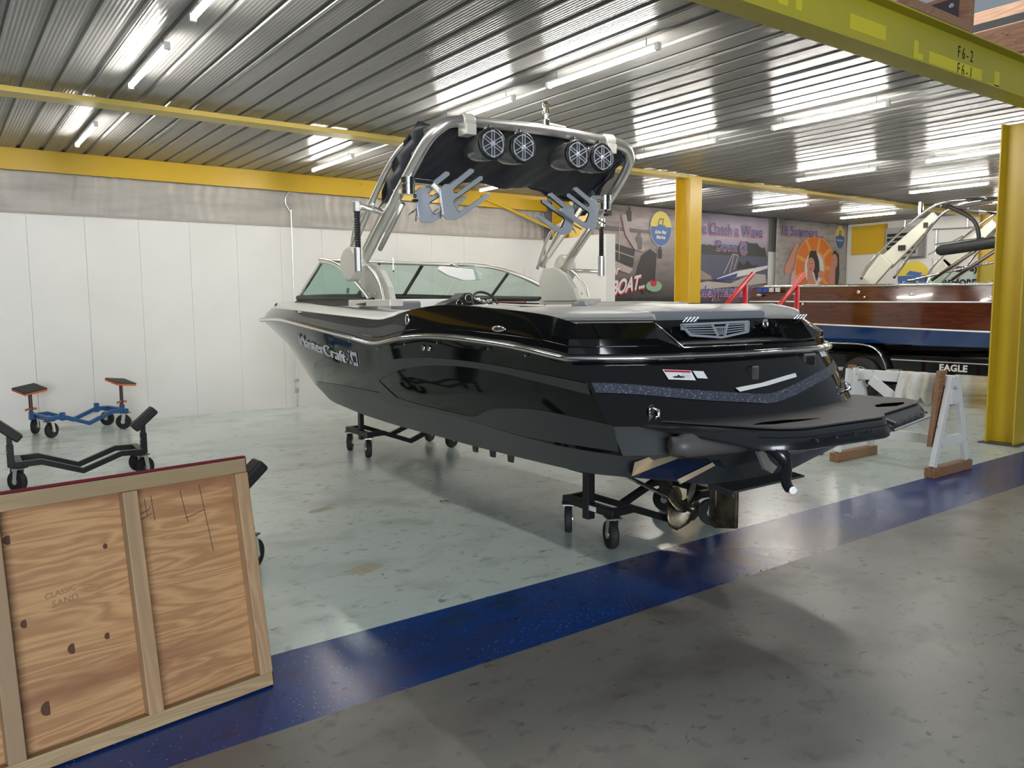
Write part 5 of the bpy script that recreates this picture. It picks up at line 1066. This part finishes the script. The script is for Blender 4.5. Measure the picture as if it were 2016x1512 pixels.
def shy(t, nm, pts, mt, d): return MB().add([(-d, -p[0], p[1]) for p in pts], [tuple(range(len(pts)))]).build(nm, mt, t, thick=.001)
shy(t, 'emblem_sky', ell(0, .42, .40, .40), PY, .034); shy(t, 'emblem_water', ell(0, .42, .40, .40, 20, math.pi-.1, 2*math.pi+.1), PBL, .037); shy(t, 'emblem_boat', [(-.2, .48), (-.1, .58), (.22, .52), (.16, .45)], PBL, .039)
text('emblem_lettering', 'Echo Bay', PWH, (-.041, .30, .22), (0, -1, 0), (0, 0, 1), .15, t, .0005, .003, shear=.3)
t = wall_panel_sign('sign_board', 8.45, 9.45, 1.85, 2.60, PWH, 'white sign with black lettering on the right wall behind the mahogany boat', 'sign')
text('sign_lettering', 'Getaway', INK, (-.034, .46, .42), (0, -1, 0), (0, 0, 1), .24, t, .0005, .012, sx=.95); text('sign_lettering', 'REMORE', INK, (-.034, .46, .06), (0, -1, 0), (0, 0, 1), .24, t, .0005, .012, sx=.85)
t = wall_panel_sign('banner', 6.4, 8.02, 1.5, 3.55, PWH, 'white banner with large round red-edged emblem at the right edge', 'banner')
shy(t, 'emblem_ring', ell(0, 1.05, .78, .95, 32), PR_, .034); shy(t, 'emblem_rim', ell(0, 1.05, .74, .91, 32), PWH, .036); shy(t, 'emblem_sky', ell(0, 1.05, .68, .84, 32), PY, .038); shy(t, 'emblem_water', ell(0, 1.05, .68, .84, 24, math.pi-.1, 2*math.pi+.1), PBL, .040)
t = empty('pipe_run', (19.79, 9.3, 3.3)); MB().tube([(0, .4, .0), (0, .3, 0), (0, -.3, -.02), (0, -.62, -.02)], .02, 6).tube([(0, .3, 0), (0, .3, -.6)], .015, 6).tube([(0, -.4, 0), (0, -.4, .3)], .015, 6).build("pipe", ALU, t); tag(t, 'grey conduit pipes along the right wall above the signs', 'conduit')

# ================================================================== LUMBER ON THE MEZZANINE
def plank(name, x0, x1, y0, y1, z0, z1, mt, lab, rz=0):
    o = MB().box(x0, x1, y0, y1, z0, z1).build(name, mt, bevel=.004); tag(o, lab, 'lumber'); return o
t = empty('timber_plank', (7.78, 3.55, 4.08)); tag(t, 'dark brown timber end with a steel plate and bolt, above the F6-2 stencil', 'lumber')
MB().box(-.03, .05, 0, 3, 0, .30).build('timber', LUM, t, bevel=.004); MB().box(-.04, -.031, .10, .60, .0, .26).build('steel_plate', mat('rust_plate', (.06, .045, .05), .6), t); MB().lathe([(0, .015), (.022, .01), (.024, 0)], (-.04, .16, .20), (-1, 0, 0), 12).build('bolt', CHROME, t)
t = empty('timber_plank', (8.95, 3.52, 4.05)); tag(t, 'brown timber end with bolt holes at the upper right corner', 'lumber')
MB().box(-.04, .05, 0, 3, 0, .29).build('timber', LUM, t, bevel=.004)
for y, z in ((.12, .12), (.30, .12), (.20, .21)): MB().lathe([(0, .008), (.012, .006), (.014, 0)], (-.04, y, z), (-1, 0, 0), 10).build('bolt', CHROME, t)
plank('timber_plank', 10.3, 10.4, 3.6, 9, 4.75, 5.0, LUMP, 'pale timber plank highest in the upper right corner')
plank('timber_plank', 9.6, 9.7, 3.6, 8, 4.36, 4.56, LUMP, 'pale timber plank second from top in the upper right corner')
MB_ = MB().box(9.72, 9.76, 3.5, 8, 4.6, 4.68).build('metal_channel', PLATE); tag(MB_, 'grey metal channel lying between the pale planks above the beam', 'channel')
t = plank('timber_plank', 6.6, 7.7, 3.50, 3.62, 3.98, 4.06, LUM, 'short brown timber packer lying on the yellow edge beam')
for i in range(3): pass
struct('mezzanine_deck', MB().box(-9, 20, 3.6, 12.3, 3.76, 3.94), mat('deck_wood', (.2, .13, .08), .7))['kind'] = 'structure'
uw = struct('wall_upper', MB().box(-9, 24, 12.3, 12.5, 3.62, 8), mat('upper_wall_film', (.80, .86, .88), .6))

# ================================================================== FLOOR BITS
lf = MB().grid([[(3.26-.04+.027*i, 5.38+.02*math.sin(i*1.7)+.03*j, .012+.008*math.sin(i+j*2)) for i in range(4)] for j in range(2)]).build('dry_leaf', mat('leaf_brown', (.14, .06, .03), .8), thick=.001); tag(lf, 'small dry brown leaf on the floor left of the rear dolly', 'leaf')
SKID = mat('tan_scuff', (.42, .36, .22), .6)
def treads(x, y, rz, n, ln, mt, lab):
    t = empty('tread_mark', (x, y, .0006), rz); m_ = MB()
    for i in range(n): m_.box(-ln/2+.02*math.sin(i*2), ln/2, i*.02-.004, i*.02+.004, 0, .0008)
    m_.build('stripes', mt, t); tag(t, lab, 'floor mark'); return t
treads(2.05, 4.25, .35, 7, .22, SKID, 'tan striped tread mark on the pale floor below the boat'); treads(2.39, 5.76, .35, 5, .2, SKID, 'faint tan tread mark on the pale floor further toward the wall')
treads(2.10, 3.26, .35, 7, .22, mat('dark_scuff', (.01, .03, .09), .5), 'dark striped tread mark on the blue stripe, nearer one'); treads(2.42, 3.30, .35, 7, .22, MATS['dark_scuff'], 'dark striped tread mark on the blue stripe, farther one')
